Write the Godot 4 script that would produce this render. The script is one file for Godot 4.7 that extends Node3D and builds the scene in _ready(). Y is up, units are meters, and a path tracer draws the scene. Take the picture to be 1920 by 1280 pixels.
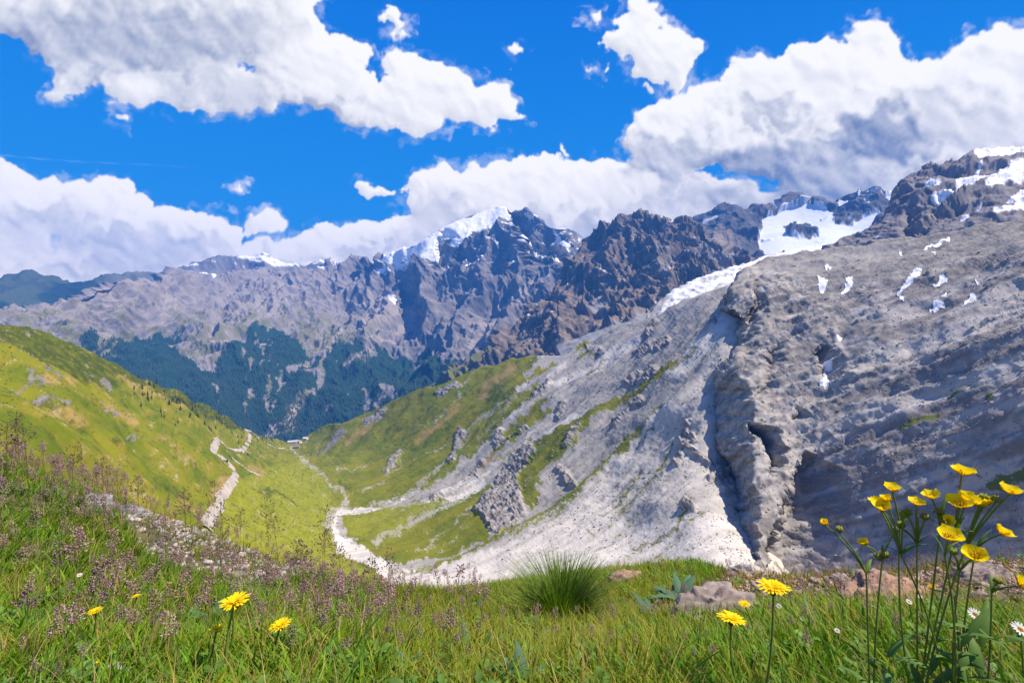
extends Node3D
# An alpine valley seen from a flowering meadow. Units are metres, y is up, the lens stands at the origin.
# The helper ray() turns a pixel of the 1920 x 1280 photograph into a direction; every distance is given by hand.

const F := 948.0                 # focal length in photograph pixels
const PITCH := -3.4              # the camera looks slightly down
var view_basis := Basis(Vector3.RIGHT, deg_to_rad(PITCH))
var taken := {}

func _ready() -> void:
	make_camera()
	make_sky()
	make_sun()
	print("sky ", Time.get_ticks_msec())
	make_materials()
	make_landscape()
	print("landscape ", Time.get_ticks_msec())
	make_valley_things()
	make_meadow()
	print("meadow ", Time.get_ticks_msec())

func make_materials() -> void:
	leaf_material = plant_material("leaf", Color(0.75, 0.85, 0.35))
	petal_material = plant_material("petal", Color(0.9, 0.8, 0.4))
	petal_material.roughness = 0.5
	petal_material.metallic_specular = 0.2
	stone_material = StandardMaterial3D.new()
	stone_material.resource_name = "stone"
	stone_material.vertex_color_use_as_albedo = true
	stone_material.roughness = 0.9

# ---------------------------------------------------------------- camera, sky, sun
const EXPOSURE := 1.75

func make_camera() -> void:
	var cam := Camera3D.new()
	cam.name = "camera"
	cam.fov = rad_to_deg(2.0 * atan(640.0 / F))
	cam.near = 0.05
	cam.far = 60000.0
	add_child(cam)
	cam.transform = Transform3D(view_basis, Vector3.ZERO)
	cam.current = true

func make_sun() -> void:
	var sun := DirectionalLight3D.new()
	sun.name = "sun"
	sun.light_energy = 1.6
	sun.light_angular_distance = 0.5
	sun.light_color = Color(1.0, 0.94, 0.85)
	sun.shadow_enabled = true
	add_child(sun)
	var az := deg_to_rad(88.0)
	var el := deg_to_rad(58.0)
	var d := Vector3(sin(az) * cos(el), sin(el), -cos(az) * cos(el))
	sun.look_at_from_position(d * 100.0, Vector3.ZERO, Vector3.UP)

func ray(u: float, v: float) -> Vector3:
	return view_basis * Vector3((u - 960.0) / F, (640.0 - v) / F, -1.0)

func at(u: float, v: float, r: float) -> Vector3:
	var d := ray(u, v)
	return d * (r / sqrt(d.x * d.x + d.z * d.z))

func pixel(p: Vector3) -> Vector2:
	var q := view_basis.inverse() * p
	return Vector2(960.0 + F * q.x / -q.z, 640.0 - F * q.y / -q.z)

func fbm(seed_: int, freq: float, octaves: int, kind := FastNoiseLite.FRACTAL_FBM, gain := 0.5) -> FastNoiseLite:
	var n := FastNoiseLite.new()
	n.seed = seed_
	n.noise_type = FastNoiseLite.TYPE_SIMPLEX_SMOOTH
	n.frequency = freq
	n.fractal_type = kind
	n.fractal_octaves = octaves
	n.fractal_gain = gain
	return n

func curve_at(pts: Array, x: float) -> float:
	if x <= pts[0][0]:
		return pts[0][1]
	for i in range(1, pts.size()):
		if x <= pts[i][0]:
			return lerpf(pts[i - 1][1], pts[i][1], (x - pts[i - 1][0]) / maxf(pts[i][0] - pts[i - 1][0], 0.001))
	return pts[-1][1]

func numbered(called: String) -> String:
	var n: int = taken.get(called, 0)
	taken[called] = n + 1
	return called if n == 0 else "%s_%03d" % [called, n]

func tag(o: Node, label: String, category := "", group := "", kind := "") -> void:
	if label: o.set_meta("label", label)
	if category: o.set_meta("category", category)
	if group: o.set_meta("group", group)
	if kind: o.set_meta("kind", kind)

# How far a cleft sets the rock back at a pixel; clefts are rows of [v, from u, to u, depth].
func cleft_depth(clefts: Array, u: float, v: float, jag: float) -> float:
	var d := 0.0
	for c in clefts:
		if v > c[0][0] and v < c[-1][0]:
			var k := 1
			while c[k][0] < v: k += 1
			var t: float = (v - c[k - 1][0]) / (c[k][0] - c[k - 1][0])
			var ua: float = lerpf(c[k - 1][1], c[k][1], t) + jag
			var ub: float = lerpf(c[k - 1][2], c[k][2], t) + jag * 1.6
			if u <= ua and c[0].size() > 4:        # open towards the valley
				d += lerpf(c[k - 1][3], c[k][3], t)
			elif u > ua - 7.0 and u < ub:
				d += lerpf(c[k - 1][3], c[k][3], t) * (smoothstep(ua - 7.0, ua, u) if u < ua else 1.0 - (u - ua) / (ub - ua))
	return d

# A painted layer of one material on a sheet of land, in cells of two photograph pixels.
class Cover:
	var x0 := 0.0
	var y0 := 0.0
	var w := 0
	var h := 0
	var a := PackedFloat32Array()
	func _init(u0: float, v0: float, u1: float, v1: float, fill := 0.0) -> void:
		x0 = u0
		y0 = v0
		w = int((u1 - u0) / 2.0) + 2
		h = int((v1 - v0) / 2.0) + 2
		a.resize(w * h)
		a.fill(fill)
	func poly(pts: Array, value: float) -> void:
		var n := pts.size()
		for y in h:
			var py := y0 + y * 2.0 + 0.37
			var xs := []
			for i in n:
				var p: Array = pts[i]
				var q: Array = pts[(i + 1) % n]
				if (p[1] > py) != (q[1] > py):
					xs.append(p[0] + (py - p[1]) / (q[1] - p[1]) * (q[0] - p[0]))
			xs.sort()
			for k in range(0, xs.size() - 1, 2):
				for x in range(maxi(0, int(ceil((xs[k] - x0) / 2.0))), mini(w - 1, int((xs[k + 1] - x0) / 2.0)) + 1):
					a[y * w + x] = value
	func line(pts: Array, w0: float, w1: float, value: float) -> void:
		var total := 0.0
		for i in range(1, pts.size()):
			total += Vector2(pts[i][0] - pts[i - 1][0], pts[i][1] - pts[i - 1][1]).length()
		var gone := 0.0
		for i in range(1, pts.size()):
			var p := Vector2(pts[i - 1][0], pts[i - 1][1])
			var q := Vector2(pts[i][0], pts[i][1])
			var len := p.distance_to(q)
			var steps := int(len / 1.5) + 1
			for k in steps:
				var c := p.lerp(q, float(k) / steps)
				var r := lerpf(w0, w1, (gone + len * k / steps) / total) * 0.5
				for y in range(maxi(0, int((c.y - r - 2 - y0) / 2)), mini(h - 1, int((c.y + r + 2 - y0) / 2)) + 1):
					for x in range(maxi(0, int((c.x - r - 2 - x0) / 2)), mini(w - 1, int((c.x + r + 2 - x0) / 2)) + 1):
						var d := Vector2(x0 + x * 2 - c.x, y0 + y * 2 - c.y).length()
						var t := clampf((r + 1.5 - d) / 2.5, 0.0, 1.0)
						if t > 0.0:
							a[y * w + x] = lerpf(a[y * w + x], value, t)
			gone += len
	func blur(times: int) -> void:
		for t in times:
			var b := a.duplicate()
			for y in range(1, h - 1):
				for x in range(1, w - 1):
					var i := y * w + x
					a[i] = b[i] * 0.4 + (b[i - 1] + b[i + 1] + b[i - w] + b[i + w]) * 0.15
	func at(u: float, v: float) -> float:
		var x := clampf((u - x0) * 0.5, 0.0, w - 1.001)
		var y := clampf((v - y0) * 0.5, 0.0, h - 1.001)
		var i := int(x)
		var j := int(y)
		var k := j * w + i
		var fx := x - i
		var fy := y - j
		return lerpf(lerpf(a[k], a[k + 1], fx), lerpf(a[k + w], a[k + w + 1], fx), fy)

# A smooth surface of ln(distance) through given points (thin plate).
class Plate:
	var px := PackedFloat32Array()
	var py := PackedFloat32Array()
	var wt := PackedFloat64Array()
	var span := 300.0
	func _init(pts: Array, across := 300.0, raw := false) -> void:
		span = across
		var n := pts.size()
		var m := n + 3
		var a := []
		for i in m:
			var row := PackedFloat64Array()
			row.resize(m + 1)
			a.append(row)
		for p in pts:
			px.append(p[0] / span)
			py.append(p[1] / span)
		for i in n:
			for j in n:
				a[i][j] = kernel(px[i] - px[j], py[i] - py[j]) + (0.01 if i == j else 0.0)
			a[i][n] = 1.0; a[i][n + 1] = px[i]; a[i][n + 2] = py[i]
			a[n][i] = 1.0; a[n + 1][i] = px[i]; a[n + 2][i] = py[i]
			a[i][m] = pts[i][2] if raw else log(pts[i][2])
		for c in m:
			var best := c
			for r in range(c + 1, m):
				if absf(a[r][c]) > absf(a[best][c]): best = r
			var t = a[c]; a[c] = a[best]; a[best] = t
			for r in m:
				if r != c and a[r][c] != 0.0:
					var k: float = a[r][c] / a[c][c]
					for q in range(c, m + 1):
						a[r][q] -= k * a[c][q]
		for i in m:
			wt.append(a[i][m] / a[i][i])
	func kernel(dx: float, dy: float) -> float:
		var d := dx * dx + dy * dy
		return 0.0 if d < 1e-12 else 0.5 * d * log(d)
	func at(u: float, v: float) -> float:
		var x := u / span
		var y := v / span
		var n := px.size()
		var s := wt[n] + wt[n + 1] * x + wt[n + 2] * y
		for i in n:
			s += wt[i] * kernel(x - px[i], y - py[i])
		return s
	func table(u0: float, v0: float, u1: float, v1: float, step: float) -> Dictionary:
		var w := int((u1 - u0) / step) + 2
		var h := int((v1 - v0) / step) + 2
		var a := PackedFloat32Array()
		a.resize(w * h)
		for j in h:
			for i in w:
				a[j * w + i] = at(u0 + i * step, v0 + j * step)
		return {"u0": u0, "v0": v0, "step": step, "w": w, "h": h, "a": a}

func look_up(t: Dictionary, u: float, v: float) -> float:
	var w: int = t.w
	var a: PackedFloat32Array = t.a
	var x := clampf((u - t.u0) / t.step, 0.0, w - 1.001)
	var y := clampf((v - t.v0) / t.step, 0.0, t.h - 1.001)
	var i := int(x)
	var j := int(y)
	var k := j * w + i
	return lerpf(lerpf(a[k], a[k + 1], x - i), lerpf(a[k + w], a[k + w + 1], x - i), y - j)

# ---------------------------------------------------------------- sky with cumulus clouds
var cloud_outlines := [
	[[-60,-80],[-60,50],[0,62],[40,75],[85,122],[102,158],[88,190],[122,182],[150,172],[166,152],[182,148],[200,178],[250,200],[300,192],[370,207],[440,212],[510,202],[560,190],[590,205],[640,215],[690,250],[702,240],[735,230],[748,254],[802,256],[812,240],[835,224],[870,230],[920,236],[945,222],[988,222],[985,212],[950,209],[966,185],[945,162],[915,152],[890,158],[885,146],[850,128],[800,118],[770,96],[735,98],[716,108],[726,135],[702,162],[692,132],[696,104],[660,80],[625,70],[600,55],[588,28],[600,-10],[600,-80]],
	[[1190,-20],[1212,-5],[1220,25],[1250,45],[1292,60],[1310,75],[1316,105],[1300,130],[1285,152],[1262,177],[1245,160],[1228,140],[1190,143],[1174,130],[1186,115],[1158,100],[1130,85],[1140,65],[1166,55],[1154,35],[1176,18]],
	[[1172,278],[1184,235],[1215,200],[1260,178],[1292,174],[1320,150],[1346,155],[1364,112],[1400,105],[1440,110],[1480,95],[1530,80],[1580,75],[1608,35],[1640,40],[1680,60],[1696,100],[1730,122],[1770,115],[1790,85],[1830,58],[1880,48],[1920,60],[2000,20],[2120,40],[2120,440],[1690,440],[1600,410],[1560,385],[1480,362],[1450,335],[1400,330],[1350,312],[1300,314],[1260,316],[1220,308]],
	[[756,356],[800,315],[830,308],[860,325],[900,310],[960,293],[1020,288],[1060,300],[1100,294],[1150,300],[1184,294],[1220,306],[1300,322],[1340,327],[1400,347],[1480,362],[1560,400],[1560,470],[1000,470],[900,440],[822,422],[780,392]],
	[[-120,290],[0,303],[40,320],[80,341],[130,335],[200,331],[242,345],[256,356],[240,376],[275,364],[292,375],[280,390],[330,390],[380,402],[420,406],[446,416],[450,444],[500,447],[550,440],[600,426],[650,421],[720,408],[780,396],[830,420],[880,450],[880,600],[-120,620]],
	[[449,432],[465,410],[495,397],[520,401],[532,420],[520,438],[480,441]],
	[[669,352],[690,342],[720,351],[749,355],[745,366],[715,362],[690,371],[674,366]],
	[[722,12],[745,16],[756,40],[750,52],[758,80],[748,78],[736,52],[720,40]],
	[[1106,32],[1116,20],[1129,34],[1120,48],[1107,46]],
	[[210,218],[224,214],[240,224],[224,234]], [[434,346],[460,342],[456,350],[440,356]], [[955,98],[966,88],[975,98],[966,106]],
	[[1132,136],[1140,130],[1149,137],[1140,144]], [[1092,118],[1108,128],[1114,138],[1100,130]], [[1212,160],[1222,156],[1226,168],[1216,174]], [[1058,274],[1064,266],[1069,288],[1061,294]],
]
var cloud_gaps := [[[438,102],[456,112],[480,130],[470,140],[452,124]], [[88,432],[112,426],[122,446],[108,470],[90,462]], [[449,445],[480,436],[545,430],[545,441],[500,449],[452,456]]]
# where a cloud is deep and its underside grey: x, y, radius x, radius y, depth
var cloud_depths := [[250,15,250,75,0.62],[430,120,110,40,0.30],[560,175,130,26,0.35],[1650,215,95,62,0.95],[1500,262,170,48,0.75],[1540,330,260,55,0.75],[1440,165,70,28,0.45],[1800,330,200,60,0.5],[1290,250,110,45,0.55],[1020,400,200,45,0.6],[1250,380,160,40,0.4],[840,380,90,50,0.35],[300,430,130,40,0.4],[90,400,140,50,0.25],[560,470,160,30,0.35],[60,500,140,40,0.3],[1780,180,130,60,0.3],[210,385,60,22,0.5],[330,425,70,22,0.5],[150,470,120,24,0.5],[430,455,80,20,0.45],[700,445,80,20,0.45],[60,360,70,24,0.4],[250,480,120,22,0.5]]

func make_sky() -> void:
	var k := 1.0 / EXPOSURE
	var W := 4096
	var az0 := -62.0
	var w := 1412
	var h := 560
	var per := 360.0 / W
	var el_top := 46.0
	# coverage and depth on a coarse grid of photograph pixels
	var cover := Cover.new(-260, -320, 2180, 640)
	for o in cloud_outlines: cover.poly(o, 1.0)
	cover.poly(cloud_gaps[0], 0.0)
	cover.poly(cloud_gaps[1], 0.42)
	cover.poly(cloud_gaps[2], 0.0)
	cover.blur(7)
	var soft := Cover.new(-260, -320, 2180, 640)
	soft.a = cover.a.duplicate()
	var img := Image.create_from_data(cover.w, cover.h, false, Image.FORMAT_RF, cover.a.to_byte_array())
	img.resize(cover.w / 14, cover.h / 14, Image.INTERPOLATE_TRILINEAR if false else Image.INTERPOLATE_LANCZOS)
	img.resize(cover.w, cover.h, Image.INTERPOLATE_CUBIC)
	soft.a = img.get_data().to_float32_array()
	var big := fbm(11, 0.006, 4)
	var fine := fbm(12, 0.03, 6, FastNoiseLite.FRACTAL_FBM, 0.62)
	var puffs := []
	for f in [0.0075, 0.019, 0.046]:
		var p := FastNoiseLite.new()
		p.seed = 5
		p.noise_type = FastNoiseLite.TYPE_CELLULAR
		p.cellular_return_type = FastNoiseLite.RETURN_DISTANCE
		p.frequency = f
		p.fractal_type = FastNoiseLite.FRACTAL_NONE
		puffs.append(p)
	var puff0: FastNoiseLite = puffs[0]
	var puff1: FastNoiseLite = puffs[1]
	var puff2: FastNoiseLite = puffs[2]
	var wander := fbm(14, 0.016, 5)
	var beyond := fbm(15, 2.1, 4)
	var thick := PackedFloat32Array(); thick.resize(w * h)
	var alpha := PackedFloat32Array(); alpha.resize(w * h)
	var deep := PackedFloat32Array(); deep.resize(w * h)
	var inv := view_basis.inverse()
	for j in h:
		var el := deg_to_rad(el_top - (j + 0.5) * per)
		for i in w:
			var az := deg_to_rad(az0 + (i + 0.5) * per)
			var dir := Vector3(sin(az) * cos(el), sin(el), -cos(az) * cos(el))
			var q := inv * dir
			var u := 960.0 + F * q.x / -q.z
			var v := 640.0 - F * q.y / -q.z
			var n1 := wander.get_noise_2d(u, v)
			var n2 := wander.get_noise_2d(u + 700.0, v + 300.0)
			var uu := u + n1 * 26.0
			var vv := v + n2 * 20.0
			var c := 0.0
			var s := 0.0
			if u > -250 and u < 2170 and v > -310 and v < 630:
				c = cover.at(uu, vv)
				s = soft.at(uu, vv)
			if u < -80 or u > 1990 or v < -60:
				var o := beyond.get_noise_3dv(dir) * 2.4 - 0.25 + 0.5 * clampf(1.0 - el / 0.5, 0.0, 1.0)
				o = clampf(o, 0.0, 1.0)
				var m := maxf(maxf((-80.0 - u) / 150.0, (u - 1990.0) / 150.0), (-60.0 - v) / 200.0)
				m = clampf(m, 0.0, 1.0)
				c = lerpf(c, o, m)
				s = lerpf(s, o * 0.8, m)
			if c > 0.01 or s > 0.05:
				var wu := u + n1 * 34.0
				var wv := v * 1.15 + n2 * 34.0
				var b0 := -puff0.get_noise_2d(wu, wv)
				var b1 := -puff1.get_noise_2d(wu, wv)
				var b2 := -puff2.get_noise_2d(wu + n2 * 9.0, wv + n1 * 9.0)
				var f := fine.get_noise_2d(u, v)
				var g := big.get_noise_2d(u, v)
				var b := b0 * 0.52 + b1 * 0.30 + b2 * 0.07 + f * 0.03
				var t := c * 0.72 + s * 0.34 - 0.38 + b * 0.24 + f * 0.27 + g * 0.08
				var soft_edge := 0.10 + 0.30 * clampf(0.3 + g * 2.0, 0.0, 1.0)
				alpha[j * w + i] = maxf(smoothstep(-0.10, soft_edge + 0.14, t), 0.42 * smoothstep(-0.34, 0.10, t + f * 0.25) * clampf(0.5 + g * 1.6, 0.0, 1.0))
				thick[j * w + i] = b + s * 0.9 + minf(t, 0.3) * 0.6
				var d := 0.0
				for e in cloud_depths:
					var ex: float = (u + n1 * 60.0 - e[0]) / e[2]
					if absf(ex) < 1.5:
						var ey: float = (v + n2 * 50.0 - (b0 * 0.5 + b1 * 0.5) * 46.0 - 20.0 - e[1]) / e[3]
						d = maxf(d, e[4] * (1.0 - smoothstep(0.2, 1.9, ex * ex + ey * ey)))
				deep[j * w + i] = d
	# the sun stands to the upper right: what lies towards it casts shade
	var shade := PackedFloat32Array(); shade.resize(w * h)
	var px := PackedFloat32Array(); px.resize(w * h * 4)
	for j in h:
		var el := el_top - (j + 0.5) * per
		var up := clampf(el / 34.0, 0.0, 1.0)
		var air := Vector3(0.01, 0.40, 0.98).lerp(Vector3(0.0, 0.165, 0.74), pow(up, 0.75)) * k
		for i in w:
			var o := j * w + i
			var col := air
			if j > 4 and i < w - 4:
				var back := o - 3 * w + 2
				shade[o] = shade[back] * 0.93 + alpha[back] * 0.07
			var a := alpha[o]
			if a > 0.003 and j > 4 and j < h - 5 and i > 4 and i < w - 5:
				var gx := thick[o + 4] - thick[o - 4]
				var gy := thick[o - 4 * w] - thick[o + 4 * w]
				var l := -(gx * 0.62 + gy * 0.78) * 1.9
				l = l / sqrt(1.0 + l * l)
				var sun_ := 1.16 + l * 0.36 - 0.24 * shade[o] - 0.80 * deep[o] * (1.0 - 0.5 * l)
				var cc := Vector3(0.17, 0.23, 0.40).lerp(Vector3(1.02, 1.01, 1.0), clampf(sun_, 0.0, 1.12)) * k
				cc = cc.lerp(Vector3(1.05, 1.02, 1.0) * k, 0.32 * exp(-maxf(el, 0.0) / 6.0))
				cc *= Vector3.ONE + Vector3(0.95, 0.70, 0.40) * exp(-maxf(el, 0.0) / 9.0)
				col = air.lerp(cc, a)
			px[o * 4] = col.x
			px[o * 4 + 1] = col.y
			px[o * 4 + 2] = col.z
			px[o * 4 + 3] = 1.0
	# a thin vapour trail
	for s in 900:
		var t := s / 900.0
		var d := ray(lerpf(-10, 372, t), 289.0 + 27.0 * t + 2.0 * sin(t * 5.0))
		var i := int((rad_to_deg(atan2(d.x, -d.z)) - az0) / per)
		var j := int((el_top - rad_to_deg(asin(d.normalized().y))) / per)
		var q := (j * w + i) * 4
		var m := 0.028 * (1.0 - t * 0.7) * (0.6 + 0.4 * sin(t * 37.0))
		for c in 3:
			px[q + c] = minf(px[q + c] + m * k, 0.6)
	var detail := Image.create_from_data(w, h, false, Image.FORMAT_RGBAF, px.to_byte_array())
	# the rest of the sky goes on in the same way, coarser
	var w2 := 512
	var h2 := 256
	var lo := PackedFloat32Array(); lo.resize(w2 * h2 * 4)
	for j in h2:
		var el := 90.0 - (j + 0.5) * 180.0 / h2
		var up := clampf(el / 34.0, 0.0, 1.0)
		var air := Vector3(0.01, 0.40, 0.98).lerp(Vector3(0.0, 0.165, 0.74), pow(up, 0.75)) * k
		for i in w2:
			var az := deg_to_rad((i + 0.5) * 360.0 / w2)
			var e := deg_to_rad(el)
			var dir := Vector3(sin(az) * cos(e), sin(e), -cos(az) * cos(e))
			var o := clampf(beyond.get_noise_3dv(dir) * 2.4 - 0.25 + 0.5 * clampf(1.0 - e / 0.5, 0.0, 1.0), 0.0, 1.0)
			var col := air.lerp(Vector3(0.85, 0.85, 0.87) * k, smoothstep(0.1, 0.6, o))
			if el < 0.0:
				col = Vector3(0.16, 0.17, 0.16) * k
			var q := (j * w2 + i) * 4
			lo[q] = col.x; lo[q + 1] = col.y; lo[q + 2] = col.z; lo[q + 3] = 1.0
	var sky_image := Image.create_from_data(w2, h2, false, Image.FORMAT_RGBAF, lo.to_byte_array())
	sky_image.resize(W, W / 2, Image.INTERPOLATE_CUBIC)
	var row0 := int(round((90.0 - el_top) / per))
	var left := int(round(-az0 / per))
	sky_image.blit_rect(detail, Rect2i(0, 0, left, h), Vector2i(W - left, row0))
	sky_image.blit_rect(detail, Rect2i(left, 0, w - left, h), Vector2i(0, row0))
	var mat := PanoramaSkyMaterial.new()
	mat.panorama = ImageTexture.create_from_image(sky_image)
	var sky := Sky.new()
	sky.sky_material = mat
	var e := Environment.new()
	e.background_mode = Environment.BG_SKY
	e.sky = sky
	e.tonemap_mode = Environment.TONE_MAPPER_LINEAR
	e.tonemap_exposure = EXPOSURE
	e.sdfgi_enabled = true
	e.ssao_enabled = true
	e.ssil_enabled = true
	e.fog_enabled = true
	e.fog_light_color = Color(0.28, 0.60, 1.0)
	e.fog_density = 0.00007
	var world := WorldEnvironment.new()
	world.name = "air"
	world.environment = e
	add_child(world)

# ---------------------------------------------------------------- land
var land_material: StandardMaterial3D

# Builds one sheet of land. crest: skyline [u, v]; foot: lower edge [u, v]; far: [u, v, distance] points.
# relief(p, u, v) -> metres along the normal; paint(p, n, u, v) -> colour.
func sheet(called: String, u0: float, u1: float, du: float, rows: int, crest: Array, foot: Array, far: Array, relief: Callable, paint: Callable, back: float, fold = null, apron := 0) -> Dictionary:
	var ncol := int((u1 - u0) / du) + 1
	var vmin := 9999.0
	var vmax := -9999.0
	for p in crest: vmin = minf(vmin, p[1])
	for p in foot: vmax = maxf(vmax, p[1])
	var plate := Plate.new(far)
	var t := plate.table(u0 - 12, vmin - 12, u1 + 12, vmax + 12, 8.0)
	var nb := 7                                  # rows that fall away behind the crest
	var nrow := rows + nb + apron
	var base := PackedVector3Array(); base.resize(ncol * nrow)
	var cu := PackedFloat32Array(); cu.resize(ncol * nrow)
	var cv := PackedFloat32Array(); cv.resize(ncol * nrow)
	for i in ncol:
		var u := u0 + i * du
		var vt := curve_at(crest, u)
		var vb := curve_at(foot, u)
		for j in rows:
			var v := lerpf(vb, vt, float(j) / (rows - 1))
			var r := exp(look_up(t, u, v))
			if fold != null:
				r = fold.call(u, v, r)
			base[(apron + j) * ncol + i] = at(u, v, r)
			cu[(apron + j) * ncol + i] = u
			cv[(apron + j) * ncol + i] = v
		# the slope goes on, hidden by the brow, up to the meadow
		var low := base[apron * ncol + i]
		var near := Vector3(low.x, 0, low.z).normalized() * 5.2 + Vector3.DOWN * 4.6
		for j in apron:
			var s := pow(float(j) / apron, 1.6)
			base[j * ncol + i] = near.lerp(low, s)
			cu[j * ncol + i] = u
			cv[j * ncol + i] = vb
		var top := base[(apron + rows - 1) * ncol + i]
		var out := Vector3(top.x, 0, top.z).normalized()
		for b in nb:
			var s := float(b + 1) / nb
			base[(apron + rows + b) * ncol + i] = top + out * back * s + Vector3.DOWN * back * 0.75 * s * s
			cu[(apron + rows + b) * ncol + i] = u
			cv[(apron + rows + b) * ncol + i] = vt
	var n0 := grid_normals(base, ncol, nrow)
	var pos := PackedVector3Array(); pos.resize(ncol * nrow)
	for k in ncol * nrow:
		var up := float(relief.call(base[k], cu[k], cv[k]))
		if k < apron * ncol: up *= float(k / ncol) / apron
		pos[k] = base[k] + n0[k] * up
	var nor := grid_normals(pos, ncol, nrow)
	var col := PackedColorArray(); col.resize(ncol * nrow)
	for k in ncol * nrow:
		col[k] = paint.call(pos[k], nor[k], cu[k], cv[k])
	var idx := PackedInt32Array()
	idx.resize((ncol - 1) * (nrow - 1) * 6)
	var q := 0
	for j in nrow - 1:
		for i in ncol - 1:
			var a := j * ncol + i
			idx[q] = a; idx[q + 1] = a + ncol; idx[q + 2] = a + 1
			idx[q + 3] = a + 1; idx[q + 4] = a + ncol; idx[q + 5] = a + ncol + 1
			q += 6
	var arrays := []
	arrays.resize(Mesh.ARRAY_MAX)
	arrays[Mesh.ARRAY_VERTEX] = pos
	arrays[Mesh.ARRAY_NORMAL] = nor
	arrays[Mesh.ARRAY_COLOR] = col
	arrays[Mesh.ARRAY_INDEX] = idx
	var mesh := ArrayMesh.new()
	mesh.add_surface_from_arrays(Mesh.PRIMITIVE_TRIANGLES, arrays)
	mesh.surface_set_material(0, land_material)
	var o := MeshInstance3D.new()
	o.name = numbered(called)
	o.mesh = mesh
	add_child(o)
	print(called, " ", ncol * nrow, " ", Time.get_ticks_msec())
	return {"node": o, "u0": u0, "du": du, "ncol": ncol, "rows": rows, "first": apron, "crest": crest, "foot": foot, "pos": pos, "nor": nor}

func grid_normals(p: PackedVector3Array, ncol: int, nrow: int) -> PackedVector3Array:
	var n := PackedVector3Array()
	n.resize(p.size())
	for j in nrow:
		var ja := maxi(j - 1, 0) * ncol
		var jb := mini(j + 1, nrow - 1) * ncol
		for i in ncol:
			var ia := maxi(i - 1, 0)
			var ib := mini(i + 1, ncol - 1)
			n[j * ncol + i] = (p[j * ncol + ib] - p[j * ncol + ia]).cross(p[jb + i] - p[ja + i]).normalized()
	return n

# The point of a sheet that lies at a pixel, and its normal.
func on_sheet(s: Dictionary, u: float, v: float) -> Array:
	var i := clampi(int(round((u - s.u0) / s.du)), 0, s.ncol - 1)
	var vt := curve_at(s.crest, u)
	var vb := curve_at(s.foot, u)
	var j := clampi(int(round((v - vb) / (vt - vb) * (s.rows - 1))), 0, s.rows - 1)
	j += s.first
	return [s.pos[j * s.ncol + i], s.nor[j * s.ncol + i]]

func c3(r: float, g: float, b: float) -> Color:
	return Color(r, g, b)

var sheets := {}

func make_landscape() -> void:
	land_material = StandardMaterial3D.new()
	land_material.resource_name = "land"
	land_material.vertex_color_use_as_albedo = true
	land_material.roughness = 0.95
	land_material.metallic_specular = 0.15
	make_far_range()
	make_snow_mountain()
	make_glacier_peaks()
	make_glacier_tongue()
	make_dark_ridge()
	make_right_mountain()
	make_valley()
	make_spur()

func make_far_range() -> void:
	var crest := [[-160,528],[0,524],[50,514],[110,520],[150,535],[230,515],[300,503],[340,500],[380,492],[430,490],[470,488],[500,481],[520,485],[545,498],[600,500],[660,505],[760,520]]
	var foot := [[-160,640],[760,640]]
	var far := [[-160,530,8700],[0,525,8700],[200,530,9000],[400,492,9900],[500,481,9900],[700,510,9900],[-160,640,7200],[0,620,7200],[300,620,8300],[760,620,8700]]
	var rid := fbm(31, 0.00045, 6, FastNoiseLite.FRACTAL_RIDGED)
	var pat := fbm(32, 0.0012, 4)
	var relief := func(p: Vector3, u: float, v: float) -> float: return rid.get_noise_2d(p.x, p.z) * 260.0 - 60.0
	var paint := func(p: Vector3, n: Vector3, u: float, v: float) -> Color:
		var k := pat.get_noise_3dv(p)
		var rock := c3(0.15, 0.15, 0.16).lerp(c3(0.24, 0.22, 0.20), clampf(0.5 + k, 0, 1))
		var alp := c3(0.07, 0.09, 0.045).lerp(c3(0.025, 0.045, 0.03), smoothstep(-0.1, 0.15, k + (v - 560.0) / 160.0))
		var c := rock.lerp(alp, smoothstep(330.0, 180.0, u + k * 120.0))
		if v < 503 and n.y > 0.62 and k > 0.05 and u > 300: c = c3(0.75, 0.76, 0.78)
		return c
	var s := sheet("mountain", -160, 760, 2.4, 60, crest, foot, far, relief, paint, 900.0)
	tag(s.node, "far blue mountain range under the low cloud bank", "mountain", "", "structure")

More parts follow.
